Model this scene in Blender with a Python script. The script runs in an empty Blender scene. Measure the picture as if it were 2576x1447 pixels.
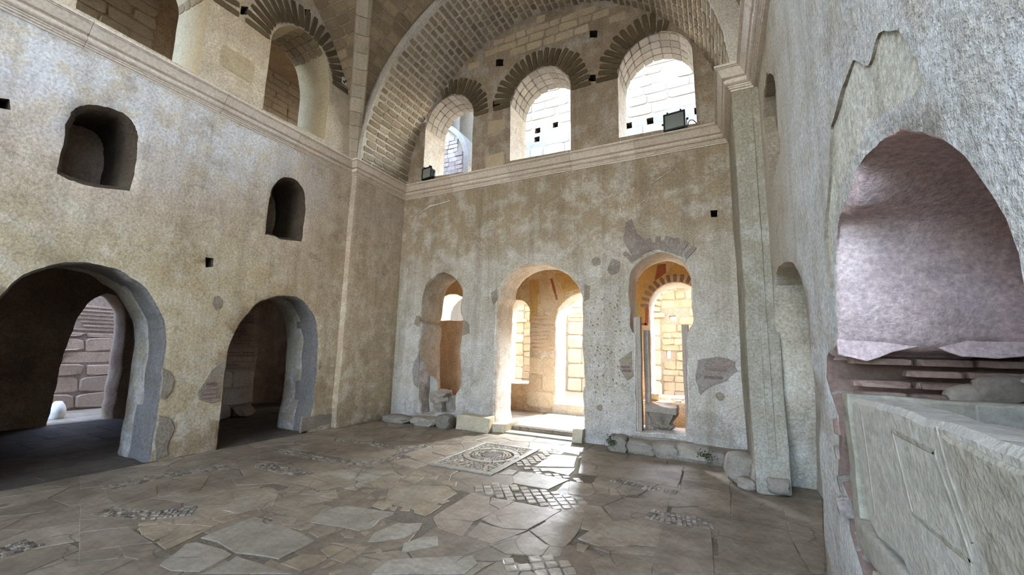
import bpy, bmesh, math, random
from mathutils import Vector, Matrix, noise
from mathutils.geometry import delaunay_2d_cdt, tessellate_polygon
random.seed(7)
D = bpy.data
SC = bpy.context.scene
COL = SC.collection
PI = math.pi

# ------------------------------------------------------------------ camera, sky, sun, exposure
def look(yaw, pitch, roll):
    f = Vector((math.sin(yaw)*math.cos(pitch), math.cos(yaw)*math.cos(pitch), math.sin(pitch)))
    r = Vector((math.cos(yaw), -math.sin(yaw), 0)); d = f.cross(r)
    r2 = r*math.cos(roll)+d*math.sin(roll); d2 = -r*math.sin(roll)+d*math.cos(roll)
    return Matrix((r2, -d2, -f)).transposed()
cam = D.objects.new('camera', D.cameras.new('camera')); COL.objects.link(cam)
cam.matrix_world = Matrix.Translation((0, 0, 1.6)) @ look(-0.46408144, 0.14984813, -0.02389099).to_4x4()
cam.data.sensor_width = 36; cam.data.lens = 36*1029.34/2576; cam.data.clip_start = .02
SC.camera = cam

SKY_STRENGTH = 0.62
SUN_ENERGY = 8.0
world = D.worlds.new('sky'); SC.world = world; world.use_nodes = True
wt = world.node_tree
sky = wt.nodes.new('ShaderNodeTexSky'); sky.sky_type = 'NISHITA'; sky.sun_disc = False
sky.sun_elevation = math.radians(52); sky.sun_rotation = math.radians(20); sky.dust_density = 2.0; sky.air_density = 1.0
tint = wt.nodes.new('ShaderNodeMix'); tint.data_type = 'RGBA'; tint.blend_type = 'MULTIPLY'; tint.inputs[0].default_value = 1
wt.links.new(sky.outputs[0], tint.inputs[6]); tint.inputs[7].default_value = (1.0, 1.0, 1.0, 1)
wt.links.new(tint.outputs[2], wt.nodes['Background'].inputs[0])
wt.nodes['Background'].inputs[1].default_value = SKY_STRENGTH
sun = D.objects.new('sun', D.lights.new('sun', 'SUN')); COL.objects.link(sun)
sun.data.energy = SUN_ENERGY; sun.data.angle = math.radians(.6); sun.data.color = (1, .93, .82)
sun.rotation_euler = Vector((-.33, -.92, -1.10)).to_track_quat('-Z', 'Y').to_euler()
SC.view_settings.view_transform = 'Standard'; SC.view_settings.look = 'None'
SC.view_settings.gamma = 1; SC.view_settings.use_curve_mapping = False
SC.view_settings.exposure = 3.04
SC.cycles.max_bounces = 7; SC.cycles.diffuse_bounces = 6; SC.cycles.glossy_bounces = 2; SC.cycles.adaptive_threshold = .06
SC.cycles.caustics_reflective = False; SC.cycles.caustics_refractive = False
SC.cycles.sample_clamp_indirect = 8
SC.cycles.use_denoising = True

# unseen lamp added in the court to brighten the doorway floor; housing added below
lamp = D.objects.new('court_light', D.lights.new('court_light', 'SPOT')); COL.objects.link(lamp)
lamp.location = (-3.06, 11.05, 3.28); lamp.rotation_euler = (Vector((-3.12, 5.6, 0))-Vector(lamp.location)).to_track_quat('-Z', 'Y').to_euler()
lamp.data.energy = 470; lamp.data.color = (.86, .93, 1); lamp.data.spot_size = math.radians(80); lamp.data.spot_blend = .6; lamp.data.shadow_soft_size = .16
# ------------------------------------------------------------------ materials
HALL_GAIN = (1.17, 1.20, 1.27)                                        # lifts every hall colour so the interior renders brighter than its light gives
OUTSIDE = ('court', 'upper_court', 'narthex', 'fresco', 'white', 'black', 'hole', 'aisle', 'slab_aisle', 'voussoir', 'jamb_pale', 'passage', 'moss')
GAIN = HALL_GAIN
def lin(c):
    return tuple(min(.88, ((v/255)/12.92 if v/255 <= .04045 else ((v/255+.055)/1.055)**2.4)*g) for v, g in zip(c, GAIN))+(1,)
class NT:
    def __init__(s, name):
        global GAIN; GAIN = (1, 1, 1) if name.startswith(OUTSIDE) else HALL_GAIN
        s.m = D.materials.new(name); s.m.use_nodes = True; s.t = s.m.node_tree
        s.bsdf = s.t.nodes['Principled BSDF']; s.g = None
    def n(s, ty, **kw):
        x = s.t.nodes.new(ty)
        for k, v in kw.items(): setattr(x, k, v)
        return x
    def L(s, a, b):
        s.t.links.new(a, b)
    def put(s, sock, v):
        if hasattr(v, 'links') or isinstance(v, bpy.types.NodeSocket): s.L(v, sock)
        else: sock.default_value = v
    def pos(s):
        if s.g is None: s.g = s.n('ShaderNodeNewGeometry')
        return s.g.outputs['Position']
    def scl(s, v, k):
        x = s.n('ShaderNodeVectorMath', operation='MULTIPLY'); s.L(v, x.inputs[0]); x.inputs[1].default_value = k; return x.outputs[0]
    def noise(s, v, sc, det=4, ro=.55, dist=0):
        x = s.n('ShaderNodeTexNoise'); s.L(v, x.inputs['Vector']); x.inputs['Scale'].default_value = sc
        x.inputs['Detail'].default_value = det; x.inputs['Roughness'].default_value = ro; x.inputs['Distortion'].default_value = dist
        return x.outputs[0]
    def voro(s, v, sc, feat='F1'):
        x = s.n('ShaderNodeTexVoronoi', feature=feat); s.L(v, x.inputs['Vector']); x.inputs['Scale'].default_value = sc; return x.outputs['Distance']
    def mr(s, f, a, b, lo=0., hi=1.):
        x = s.n('ShaderNodeMapRange'); s.L(f, x.inputs[0])
        for i, v in enumerate((a, b, lo, hi)): x.inputs[i+1].default_value = v
        return x.outputs[0]
    def math(s, op, a, b=0.):
        x = s.n('ShaderNodeMath', operation=op); s.put(x.inputs[0], a); s.put(x.inputs[1], b); return x.outputs[0]
    def mix(s, f, a, b, bt='MIX'):
        x = s.n('ShaderNodeMix', data_type='RGBA', blend_type=bt); s.put(x.inputs[0], f); s.put(x.inputs[6], a); s.put(x.inputs[7], b); return x.outputs[2]
    def sep(s, v):
        x = s.n('ShaderNodeSeparateXYZ'); s.L(v, x.inputs[0]); return x.outputs
    def bump(s, h, dist=.02, st=1., prev=None):
        x = s.n('ShaderNodeBump'); s.L(h, x.inputs['Height']); x.inputs['Distance'].default_value = dist; x.inputs['Strength'].default_value = st
        if prev is not None: s.L(prev, x.inputs['Normal'])
        return x.outputs[0]
    def done(s, col, rough=.9, nrm=None, spec=.3):
        s.put(s.bsdf.inputs['Base Color'], col); s.put(s.bsdf.inputs['Roughness'], rough)
        s.bsdf.inputs['Specular IOR Level'].default_value = spec
        if nrm is not None: s.L(nrm, s.bsdf.inputs['Normal'])
        return s.m

def plaster(name, a, b, c, dark, zones=(), streak=.5, speck=.45, bump=1., crack=.6, pits=.6, streakdir=(2.4, 2.4, .2), big=.75, mott=.45, marks=None):
    """weathered lime plaster. zones: (axis, lo, hi, colour, strength) = ageing that follows the wall's height or length, ragged by noise"""
    N = NT(name); P = N.pos()
    col = N.mix(N.mr(N.noise(P, big, 5, .6), .36, .62), lin(a), lin(b))
    wob = N.noise(P, 1.7, 4, .65)
    xyz = N.sep(P)
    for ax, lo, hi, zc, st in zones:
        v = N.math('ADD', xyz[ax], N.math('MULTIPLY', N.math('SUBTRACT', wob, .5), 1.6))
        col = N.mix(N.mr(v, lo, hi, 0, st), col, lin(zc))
    n2 = N.noise(P, 3.1, 5, .68)
    col = N.mix(N.mr(n2, .47, .62, 0, .75), col, lin(c))
    n3 = N.noise(P, 1.35, 6, .74)
    col = N.mix(N.mr(n3, .52, .66, 0, mott), col, lin(dark))
    st = N.noise(N.scl(P, streakdir), 1.6, 5, .66)
    col = N.mix(N.mr(st, .5, .72, 0, streak), col, lin(dark))
    fine = N.noise(P, 34, 3, .75)
    col = N.mix(1., col, N.mix(N.mr(fine, .3, .7), (1-speck,)*3+(1,), (1.08,)*3+(1,)), 'MULTIPLY')
    h = N.math('ADD', N.math('MULTIPLY', n2, .7), N.math('MULTIPLY', fine, .3))
    if pits:
        pv = N.voro(P, 21)
        pm = N.math('MULTIPLY', N.mr(pv, .16, .10), N.mr(N.noise(P, 2.2, 3), .48, .58))
        col = N.mix(N.math('MULTIPLY', pm, pits), col, lin(dark))
    if marks:                                                     # pick marks that keyed a lost coat of plaster
        ax0, ax1, az0, az1 = marks
        mk_ = N.math('MULTIPLY', N.math('MULTIPLY', N.mr(xyz[0], ax0-.1, ax0+.1), N.mr(xyz[0], ax1+.1, ax1-.1)), N.math('MULTIPLY', N.mr(xyz[2], az0-.3, az0+.2), N.mr(xyz[2], az1+.3, az1-.2)))
        q2 = N.n('ShaderNodeVectorRotate', rotation_type='Y_AXIS'); N.L(P, q2.inputs['Vector']); q2.inputs['Angle'].default_value = .5
        pk = N.voro(N.scl(q2.outputs[0], (1.7, 1, 1)), 9); pk = N.math('MULTIPLY', N.mr(pk, .2, .12), mk_)
        col = N.mix(N.math('MULTIPLY', pk, .8), col, lin((96, 88, 78))); h = N.math('SUBTRACT', h, N.math('MULTIPLY', pk, .4))
    if crack:
        q = N.n('ShaderNodeVectorMath', operation='ADD'); N.L(P, q.inputs[0])
        nz = N.n('ShaderNodeTexNoise'); N.L(P, nz.inputs['Vector']); nz.inputs['Scale'].default_value = 2.6; nz.inputs['Detail'].default_value = 6
        sc = N.scl(nz.outputs['Color'], (.7, .7, .7)); N.L(sc, q.inputs[1])
        e = N.voro(q.outputs[0], .75, 'DISTANCE_TO_EDGE')
        cm = N.math('MULTIPLY', N.mr(e, .008, .002), N.mr(N.noise(P, .9, 2), .52, .6))
        col = N.mix(N.math('MULTIPLY', cm, crack), col, lin(dark))
    return N.done(col, .92, N.bump(h, .03*bump, .9), .2)

def stone(name, a, b, dark, var=.5, island=False, rough=.85, bump=1., spec=.25, fs=30, blot=.5, tex='P'):
    """cut stone or brick; each piece gets its own tint"""
    N = NT(name); P = N.pos()
    if island: r = N.g.outputs['Random Per Island']
    else: r = N.n('ShaderNodeObjectInfo').outputs['Random']
    col = N.mix(r, lin(a), lin(b))
    v = N.math('FRACT', N.math('MULTIPLY', r, 17.31))
    col = N.mix(1., col, N.mix(v, (1-var*.5,)*3+(1,), (1+var*.35,)*3+(1,)), 'MULTIPLY')
    n1 = N.noise(P, 4.5, 5, .68); n2 = N.noise(P, fs, 3, .72)
    col = N.mix(N.mr(n1, .5, .72, 0, blot), col, lin(dark))
    col = N.mix(1., col, N.mix(N.mr(n2, .3, .7), (.74,)*3+(1,), (1.1,)*3+(1,)), 'MULTIPLY')
    h = N.math('ADD', N.math('MULTIPLY', n1, .5), N.math('MULTIPLY', n2, .4))
    ro = N.mr(n1, .35, .7, rough-.08, min(1, rough+.1))
    return N.done(col, ro, N.bump(h, .012*bump, .8), spec)

def plain(name, col, rough=.6, metal=0.):
    N = NT(name); n = N.noise(N.n('ShaderNodeTexCoord').outputs['Object'], 25, 3)
    c = N.mix(N.mr(n, .3, .7), tuple(x*.85 for x in lin(col)[:3])+(1,), lin(col))
    N.bsdf.inputs['Metallic'].default_value = metal
    return N.done(c, rough)

M = {}
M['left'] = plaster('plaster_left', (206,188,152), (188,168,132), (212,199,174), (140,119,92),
    zones=[(2, 2.7, 3.6, (202,184,165), .8), (2, 3.7, 4.5, (222,220,224), .95), (1, 4.3, 5.4, (184,162,136), .7), (2, 1.9, .5, (172,150,114), .75), (2, .5, .1, (146,126,100), .6)], streak=.4)  # high bluish-white band is skylight painted into the colour; lower bands darken downwards
M['back'] = plaster('plaster_back', (190,180,163), (178,166,147), (202,194,182), (128,112,93),
    zones=[(2, 3.2, 3.8, (166,147,121), .9), (2, 4.7, 5.2, (180,164,142), .4), (2, .7, .2, (162,156,148), .6)], streak=.6, marks=(-2.1, -1.45, .6, 2.6))
M['right'] = plaster('plaster_right', (206,204,196), (194,191,180), (186,178,160), (136,127,110),
    zones=[(1, 3.9, 4.9, (186,170,146), .8), (2, .8, .1, (178,166,150), .5)], streak=.4, streakdir=(4, 4, .22), mott=.3, bump=1.35)
M['niche_r'] = plaster('plaster_niche', (196,188,168), (184,172,150), (206,200,186), (140,126,108), streak=.35)
M['pink'] = plaster('plaster_pink', (216,186,182), (222,200,192), (196,174,170), (168,140,134), mott=.25, streak=.15, streakdir=(1, 1, 3), pits=.4, crack=.8)
M['jamb'] = plaster('plaster_jamb', (178,164,142), (166,152,132), (188,182,176), (120,104,88), zones=[(2, 1.25, 1.0, (132,114,100), .5)], streak=.3)
M['reveal'] = plaster('plaster_reveal', (222,216,204), (210,200,184), (196,176,152), (160,140,118), streak=.3, crack=0)
M['tymp'] = plaster('mortar_back', (214,203,180), (204,190,166), (222,212,192), (164,147,122), streak=.35, crack=0, bump=1.4)
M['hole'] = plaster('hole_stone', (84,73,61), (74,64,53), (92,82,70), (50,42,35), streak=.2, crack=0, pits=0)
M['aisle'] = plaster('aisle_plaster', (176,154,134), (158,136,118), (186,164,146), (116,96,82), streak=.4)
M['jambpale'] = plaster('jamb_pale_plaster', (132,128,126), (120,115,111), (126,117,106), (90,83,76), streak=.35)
M['brick_w'] = stone('limewashed_brick', (166,152,128), (148,134,110), (118,104,84), var=.35, bump=1.6)
M['right_p'] = plaster('pier_plaster', (166,158,140), (152,143,124), (174,168,153), (122,111,92), streak=.5)
M['field'] = plaster('bare_voussoir_field', (214,211,194), (204,200,180), (188,182,158), (160,152,128), streak=.7, streakdir=(7, 7, .3))
M['gallery'] = plaster('gallery_plaster', (200,174,136), (186,160,122), (206,184,150), (146,122,94), streak=.3)
M['narthex'] = plaster('narthex_plaster', (224,206,180), (212,188,160), (232,218,196), (172,144,116),
    zones=[(2, 2.15, 2.9, (210,184,140), .8), (2, .9, .3, (178,148,112), .5)], streak=.35)
M['sunwall'] = plaster('court_mortar', (176,156,126), (160,140,112), (186,170,142), (128,110,86), streak=.3, crack=0)
M['courtup'] = stone('court_upper_stone', (172,164,149), (160,151,135), (134,122,104), var=.2)
M['court'] = plaster('upper_court_wall', (166,158,145), (156,147,133), (166,156,139), (124,112,95), streak=.25, crack=0)
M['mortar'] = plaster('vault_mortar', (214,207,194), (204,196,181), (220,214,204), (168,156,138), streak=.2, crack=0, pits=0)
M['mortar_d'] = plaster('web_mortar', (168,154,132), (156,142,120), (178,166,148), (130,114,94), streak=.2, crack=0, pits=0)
M['brick'] = stone('vault_brick', (166,149,122), (142,125,101), (116,101,82), var=.45, bump=1.6)
M['brick_i'] = stone('vault_brick_far', (166,149,122), (142,125,101), (116,101,82), var=.45, bump=1.6, island=True)
M['redbrick'] = stone('red_brick', (140,116,102), (126,104,92), (100,82,72), var=.5, bump=1.6)
M['vouss'] = stone('voussoir_stone', (118,106,84), (106,94,74), (88,76,60), var=.35, bump=1.3)
M['soffit'] = stone('soffit_brick', (186,179,168), (172,164,150), (150,136,118), var=.3, bump=1.)
M['tstone'] = stone('tympanum_stone', (206,190,162), (192,175,146), (160,142,117), var=.22, bump=2.)
M['rib'] = stone('rib_stone', (188,178,160), (170,158,138), (146,134,114), var=.2)
M['cornice'] = stone('cornice_marble', (222,210,196), (208,194,176), (180,162,142), var=.12, rough=.7, blot=.45)
M['post'] = stone('post_marble', (176,161,146), (162,147,132), (130,116,102), var=.12, rough=.75)
M['ashlar'] = stone('ashlar_stone', (192,180,152), (178,164,136), (158,142,114), var=.15)
M['courtstone'] = stone('court_stone', (178,164,142), (162,147,124), (130,114,92), var=.3, bump=1.5)
M['courtpale'] = stone('court_pale_stone', (198,190,174), (188,176,156), (164,148,124), var=.14)
M['passage'] = stone('passage_stone', (182,164,150), (164,148,135), (136,117,104), var=.3, bump=2.2)
M['rubble'] = stone('rubble_stone', (150,140,124), (130,120,106), (100,92,80), var=.4, bump=2.2)
M['capital'] = stone('capital_stone', (150,136,120), (138,126,110), (104,92,80), var=.1, bump=2.)
M['sarc'] = stone('sarcophagus_marble', (172,168,152), (164,158,142), (140,134,116), var=.08, bump=2.2, fs=22)
M['sarc_d'] = stone('sarcophagus_rough', (156,150,131), (148,142,124), (118,112,94), var=.08, bump=3., fs=16)
M['moss'] = stone('moss', (70,84,40), (58,74,34), (40,50,24), var=.4, bump=2, island=True)
def floorstone(n, a, b, dk, rough):
    N = NT(n); P = N.pos(); r = N.n('ShaderNodeObjectInfo').outputs['Random']
    col = N.mix(r, lin(a), lin(b))
    n1 = N.noise(P, 3.2, 5, .72); n2 = N.noise(P, 26, 3, .74); n3 = N.noise(P, .8, 5, .6)
    col = N.mix(N.mr(n3, .45, .68, 0, .75), col, lin(dk)); col = N.mix(N.mr(n1, .4, .78, 0, .8), col, lin(dk))
    vein = N.noise(N.scl(P, (1.2, 6., 1)), 2.4, 5, .7, .6); col = N.mix(N.mr(vein, .48, .72, 0, .35), col, lin(dk))
    col = N.mix(1., col, N.mix(N.mr(n2, .3, .7), (.72,)*3+(1,), (1.1,)*3+(1,)), 'MULTIPLY')
    q = N.n('ShaderNodeVectorMath', operation='ADD'); N.L(P, q.inputs[0])
    nz = N.n('ShaderNodeTexNoise'); N.L(P, nz.inputs['Vector']); nz.inputs['Scale'].default_value = 2.2; nz.inputs['Detail'].default_value = 5
    N.L(N.scl(nz.outputs['Color'], (.35, .35, .35)), q.inputs[1])
    e = N.voro(q.outputs[0], 1.5, 'DISTANCE_TO_EDGE')
    cm = N.math('MULTIPLY', N.mr(e, .016, .004), N.mr(N.noise(P, 1.1, 2), .48, .55))
    col = N.mix(N.math('MULTIPLY', cm, .8), col, lin((70, 60, 50)))
    pm = N.mr(N.noise(P, 9, 6, .8), .62, .7); col = N.mix(N.math('MULTIPLY', pm, .45), col, lin((84, 73, 61)))
    h = N.math('ADD', N.math('MULTIPLY', n1, .5), N.math('MULTIPLY', n2, .3))
    return N.done(col, N.mr(n1, .35, .7, rough+.02, rough+.2), N.bump(h, .004, .45), .55)
M['f0'] = floorstone('slab_tan', (152,138,116), (140,126,104), (102,88,69), .46)
M['f1'] = floorstone('slab_grey', (156,147,129), (145,135,116), (114,102,84), .46)
M['f2'] = floorstone('slab_cream', (156,140,112), (144,127,101), (110,93,71), .4)
M['f3'] = floorstone('slab_brown', (142,127,106), (130,116,96), (92,79,62), .42)
M['f4'] = floorstone('slab_pink', (154,139,118), (146,130,109), (114,97,78), .45)
M['ffill'] = floorstone('slab_fragment', (140,126,104), (124,110,90), (88,76,60), .44)
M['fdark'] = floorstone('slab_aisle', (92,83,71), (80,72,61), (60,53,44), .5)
M['tess'] = stone('tessera', (146,134,114), (80,70,57), (90,80,68), var=.4, island=True, rough=.45, bump=.4, spec=.5)
M['tess_p'] = stone('tessera_pale', (166,152,130), (130,117,97), (120,112,98), var=.3, island=True, rough=.42, bump=.4, spec=.5)
M['fbase'] = plaster('floor_mortar', (116,104,86), (104,93,76), (128,116,98), (74,65,53), streak=.3, streakdir=(1.5, 1.5, 1.5), crack=0, pits=.3, speck=.45)
M['black'] = plain('black_metal', (38,42,42), .45, .3)
M['white'] = plain('white_plate', (232,230,224), .6)
M['ink'] = plain('black_ink', (18,18,18), .7)
M['paper'] = plain('white_paper', (236,234,238), .8)
M['narstone'] = stone('narthex_stone', (214,194,164), (200,178,148), (164,138,110), var=.2)
M['narbrick'] = stone('narthex_brick', (206,180,148), (196,166,134), (160,128,100), var=.2)
M['ochre'] = stone('fresco_ochre', (206,176,118), (194,160,102), (158,116,76), var=.2, bump=.5)
M['redp'] = stone('fresco_red', (158,98,76), (144,88,68), (116,74,58), var=.2, bump=.5)
M['palep'] = stone('fresco_pale', (206,186,158), (196,172,146), (164,130,104), var=.2, bump=.5)
M['greenp'] = stone('fresco_green', (176,178,110), (166,168,104), (140,140,90), var=.2, bump=.5)
M['patch'] = plaster('bared_patch', (150,136,116), (140,125,106), (160,148,130), (112,98,84), streak=.2, crack=0)
M['patch_p'] = plaster('bared_patch_purple', (148,136,124), (138,124,113), (158,147,135), (114,101,92), streak=.2, crack=0)
def glassm():
    N = NT('flood_glass'); N.bsdf.inputs['Metallic'].default_value = .0
    n = N.noise(N.n('ShaderNodeTexCoord').outputs['Object'], 3, 2)
    N.bsdf.inputs['Coat Weight'].default_value = 1.; N.bsdf.inputs['Coat Roughness'].default_value = .05
    return N.done(N.mix(n, lin((104,112,112)), lin((140,148,146))), .15, None, .8)
M['glass'] = glassm()

# ------------------------------------------------------------------ mesh helpers
def link(name, me, mats, parent=None, kind=None):
    o = D.objects.new(name, me); COL.objects.link(o)
    if not me.materials:
        for m in (mats if isinstance(mats, (list, tuple)) else [mats]): me.materials.append(M[m] if isinstance(m, str) else m)
    if parent is not None: o.parent = parent
    if kind: o['kind'] = kind
    return o
def mk(name, vs, fs, mats, parent=None, kind=None, smooth=None, mi=None):
    me = D.meshes.new(name); me.from_pydata([tuple(v) for v in vs], [], fs); 
    if mi: 
        for p, i in zip(me.polygons, mi): p.material_index = i
    bm = bmesh.new(); bm.from_mesh(me); bmesh.ops.recalc_face_normals(bm, faces=bm.faces); bm.to_mesh(me); bm.free()
    me.update()
    if smooth is not None:
        me.polygons.foreach_set('use_smooth', [True]*len(me.polygons)); me.set_sharp_from_angle(angle=math.radians(smooth))
    return link(name, me, mats, parent, kind)
class Fr:
    """a wall plane: u along it, v up it, n out of it into the room"""
    def __init__(s, o, u, v, n): s.o, s.u, s.v, s.n = map(Vector, (o, u, v, n))
    def __call__(s, a, b, c=0.): return s.o+s.u*a+s.v*b+s.n*c
    def mat(s): return Matrix((s.u, s.v, s.n)).transposed()
BW, LW, RW = 7.35, -6.8, .64
FB = Fr((0, BW, 0), (1, 0, 0), (0, 0, 1), (0, -1, 0))
FL = Fr((LW, 0, 0), (0, 1, 0), (0, 0, 1), (1, 0, 0))
FR = Fr((RW, 0, 0), (0, 1, 0), (0, 0, 1), (-1, 0, 0))
FF = Fr((0, 0, 0), (1, 0, 0), (0, 1, 0), (0, 0, 1))
def inside(p, poly):
    x, y = p; c = False; n = len(poly); j = n-1
    for i in range(n):
        xi, yi = poly[i][0], poly[i][1]; xj, yj = poly[j][0], poly[j][1]
        if (yi > y) != (yj > y) and x < (xj-xi)*(y-yi)/(yj-yi)+xi: c = not c
        j = i
    return c
def resample(poly, step, jit=0., seed=0):
    out = []; n = len(poly); rr = random.Random(seed)
    for i in range(n):
        a = Vector(poly[i]); b = Vector(poly[(i+1) % n]); k = max(1, round((b-a).length/step)); d = (b-a)
        nr = Vector((-d.y, d.x)).normalized() if d.length > 0 else Vector((0, 0))
        for j in range(k):
            p = a+d*(j/k)
            if jit: p += nr*jit*(noise.noise(Vector((p.x*4, p.y*4, seed*3.1)))*1.1+rr.uniform(-.35, .35))
            out.append((p.x, p.y))
    return out
def ccw(p): return p if sum(p[i][0]*p[(i+1) % len(p)][1]-p[(i+1) % len(p)][0]*p[i][1] for i in range(len(p))) > 0 else p[::-1]
def offset(poly, d):
    """positive d grows a ccw outline"""
    n = len(poly); out = []
    for i in range(n):
        a, b, c = Vector(poly[i-1]), Vector(poly[i]), Vector(poly[(i+1) % n])
        t = (c-a); t = t.normalized() if t.length else Vector((1, 0)); out.append((b.x+t.y*d, b.y-t.x*d))
    return out
def smooth_outline(p, n=4):
    out = []; m = len(p)
    for i in range(m):
        a, b, c, d = (Vector(p[(i+k) % m]) for k in (-1, 0, 1, 2)); out.append((b.x, b.y))
        def soft(u, v, w): return (v-u).length > 1e-6 and (w-v).length > 1e-6 and (v-u).angle(w-v) < .75
        if (c-b).length < .12 or (c-b).length > .9: continue
        t1 = (c-a)/2 if soft(a, b, c) else (c-b); t2 = (d-b)/2 if soft(b, c, d) else (c-b)
        L = (c-b).length; t1 = t1.normalized()*min(t1.length, L*1.2); t2 = t2.normalized()*min(t2.length, L*1.2)
        for k in range(1, n):
            t = k/n; q = b*(2*t**3-3*t*t+1)+t1*(t**3-2*t*t+t)+c*(-2*t**3+3*t*t)+t2*(t**3-t*t); out.append((q.x, q.y))
    return out
def wall(name, fr, outer, holes, thick, mats, step=.3, amp=.012, kind='structure', parent=None, jit=.01, mtop=None):
    """a wall with real openings. holes: dict(p, d depth, m material index, blind, cham, step, jit, mf material by (u,v,depth))"""
    P, E, hl = [], [], []
    for h in holes: h['p'] = [(a, -.06 if b < .045 else b) for a, b in h['p']]
    if min(p[1] for p in outer) == 0: outer = [(a, b if b else -.15) for a, b in outer]
    outer = resample(ccw(outer), .5)
    P += outer; E += [(i, (i+1) % len(outer)) for i in range(len(outer))]
    for k, h in enumerate(holes):
        q = ccw(resample(smooth_outline(h['p']), h.get('step', .09), h.get('jit', jit), k+1)); b = len(P)
        P += q; E += [(b+i, b+(i+1) % len(q)) for i in range(len(q))]; h['q'] = q; h['b'] = b
    us = [p[0] for p in outer]; vs = [p[1] for p in outer]
    u = min(us)+step/2
    while u < max(us):
        v = min(vs)+step/2
        while v < max(vs):
            p = (u+random.uniform(-.08, .08)*step, v+random.uniform(-.08, .08)*step)
            if inside(p, outer) and not any(inside(p, h['p']) for h in holes): P.append(p)
            v += step
        u += step
    r = delaunay_2d_cdt([Vector(p) for p in P], E, [], 0, 1e-6)
    V2 = [(v.x, v.y) for v in r[0]]; orig = {}
    for i, o in enumerate(r[3]):
        for j in o: orig[j] = i
    dz = lambda p: amp*(noise.noise(Vector((p[0]*1.1, p[1]*1.1, 3.3)))+.5*noise.noise(Vector((p[0]*3.2, p[1]*3.2, 1.3)))) if amp else 0
    VV = [fr(p[0], p[1], dz(p)) for p in V2]; F, mi = [], []
    def keep(t, through):
        c = (sum(V2[i][0] for i in t)/3, sum(V2[i][1] for i in t)/3)
        return inside(c, outer) and not any(inside(c, h['q']) for h in holes if not (through and h.get('blind')))
    for t in r[2]:
        if len(t) == 3 and keep(t, False): F.append(list(t)); mi.append(mtop[1] if mtop and sum(V2[i][1] for i in t)/3 > mtop[0] else 0)
    nb = len(VV)
    VV += [fr(p[0], p[1], -thick) for p in V2]                 # far face
    for t in r[2]:
        if len(t) == 3 and keep(t, True): F.append([nb+i for i in t]); mi.append(len(mats)-1)
    for h in holes:
        q = h['q']; n = len(q); d = h['d'] if h.get('blind') else thick; rows = []
        rows.append([orig[h['b']+i] for i in range(n)])
        ch = h.get('cham', .02); nr = h.get('rows', 4); cur = q
        deps = ([ch*.6, ch*1.6] if ch else [])+[d*(k+1)/nr for k in range(nr)]
        for k, dd in enumerate(deps):
            off = offset(q, -ch*(.6 if k == 0 and ch else 1.)) if ch else q
            if h.get('splay'): off = offset(off, h['splay']*dd)
            last = k == len(deps)-1
            base = len(VV)
            for i, p in enumerate(off):
                w = 0 if last and not h.get('blind') else h.get('amp', .012)
                if last and not h.get('blind') and not h.get('splay'): p = q[i]
                w *= noise.noise(Vector((p[0]*3, p[1]*3, dd*4+7)))
                VV.append(fr(p[0]+w, p[1]+w, -dd))
            rows.append(list(range(base, base+n)))
        for k in range(len(rows)-1):
            for i in range(n):
                j = (i+1) % n; F.append([rows[k][i], rows[k][j], rows[k+1][j], rows[k+1][i]])
                m = h.get('m', 1)
                if 'mf' in h: m = h['mf']((q[i][0]+q[j][0])/2, (q[i][1]+q[j][1])/2, (deps[k-1] if k else 0))
                mi.append(m)
        if h.get('blind'):
            lastr = rows[-1]
            for t in tessellate_polygon([[Vector((VV[i].dot(fr.u), VV[i].dot(fr.v), 0)) for i in lastr]]):
                F.append([lastr[i] for i in t]); mi.append(h.get('mb', h.get('m', 1)))
    me = D.meshes.new(name); me.from_pydata([tuple(v) for v in VV], [], F)
    me.polygons.foreach_set('material_index', mi)
    bm = bmesh.new(); bm.from_mesh(me); bmesh.ops.delete(bm, geom=[v for v in bm.verts if not v.link_faces], context='VERTS')
    bmesh.ops.recalc_face_normals(bm, faces=bm.faces); bm.to_mesh(me); bm.free()
    me.polygons.foreach_set('use_smooth', [True]*len(me.polygons)); me.set_sharp_from_angle(angle=math.radians(48))
    return link(name, me, mats, parent, kind)
def box(name, lo, hi, mat, parent=None, kind=None, rot=0., bev=.0, jit=0., tilt=(0, 0, 0), seg=2, cuts=0):
    """a block, its edges worn by bev and its faces uneven by jit"""
    bm = bmesh.new(); bmesh.ops.create_cube(bm, size=1)
    c = (Vector(lo)+Vector(hi))/2; s = Vector(hi)-Vector(lo)
    bmesh.ops.scale(bm, vec=s, verts=bm.verts)
    if cuts: bmesh.ops.subdivide_edges(bm, edges=bm.edges, cuts=cuts, use_grid_fill=True)
    if bev:
        es = [e for e in bm.edges if e.calc_face_angle(0) > .5]
        bmesh.ops.bevel(bm, geom=es, offset=bev, segments=seg, affect='EDGES', profile=.6)
    if jit:
        sd = random.random()*50
        for v in bm.verts:
            v.co += Vector((noise.noise(v.co*3+Vector((sd, 0, 0))), noise.noise(v.co*3+Vector((0, sd, 0))), noise.noise(v.co*3+Vector((0, 0, sd)))))*jit
            v.co += Vector((noise.noise(v.co*11+Vector((sd, 0, 0))), noise.noise(v.co*11+Vector((0, sd, 0))), noise.noise(v.co*11)))*jit*.35
    me = D.meshes.new(name); bm.to_mesh(me); bm.free()
    me.polygons.foreach_set('use_smooth', [True]*len(me.polygons)); me.set_sharp_from_angle(angle=math.radians(40))
    o = link(name, me, mat, parent, kind)
    from mathutils import Euler
    o.matrix_basis = Matrix.Translation(c) @ Euler((tilt[0], tilt[1], tilt[2]+rot)).to_matrix().to_4x4()
    return o
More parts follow.
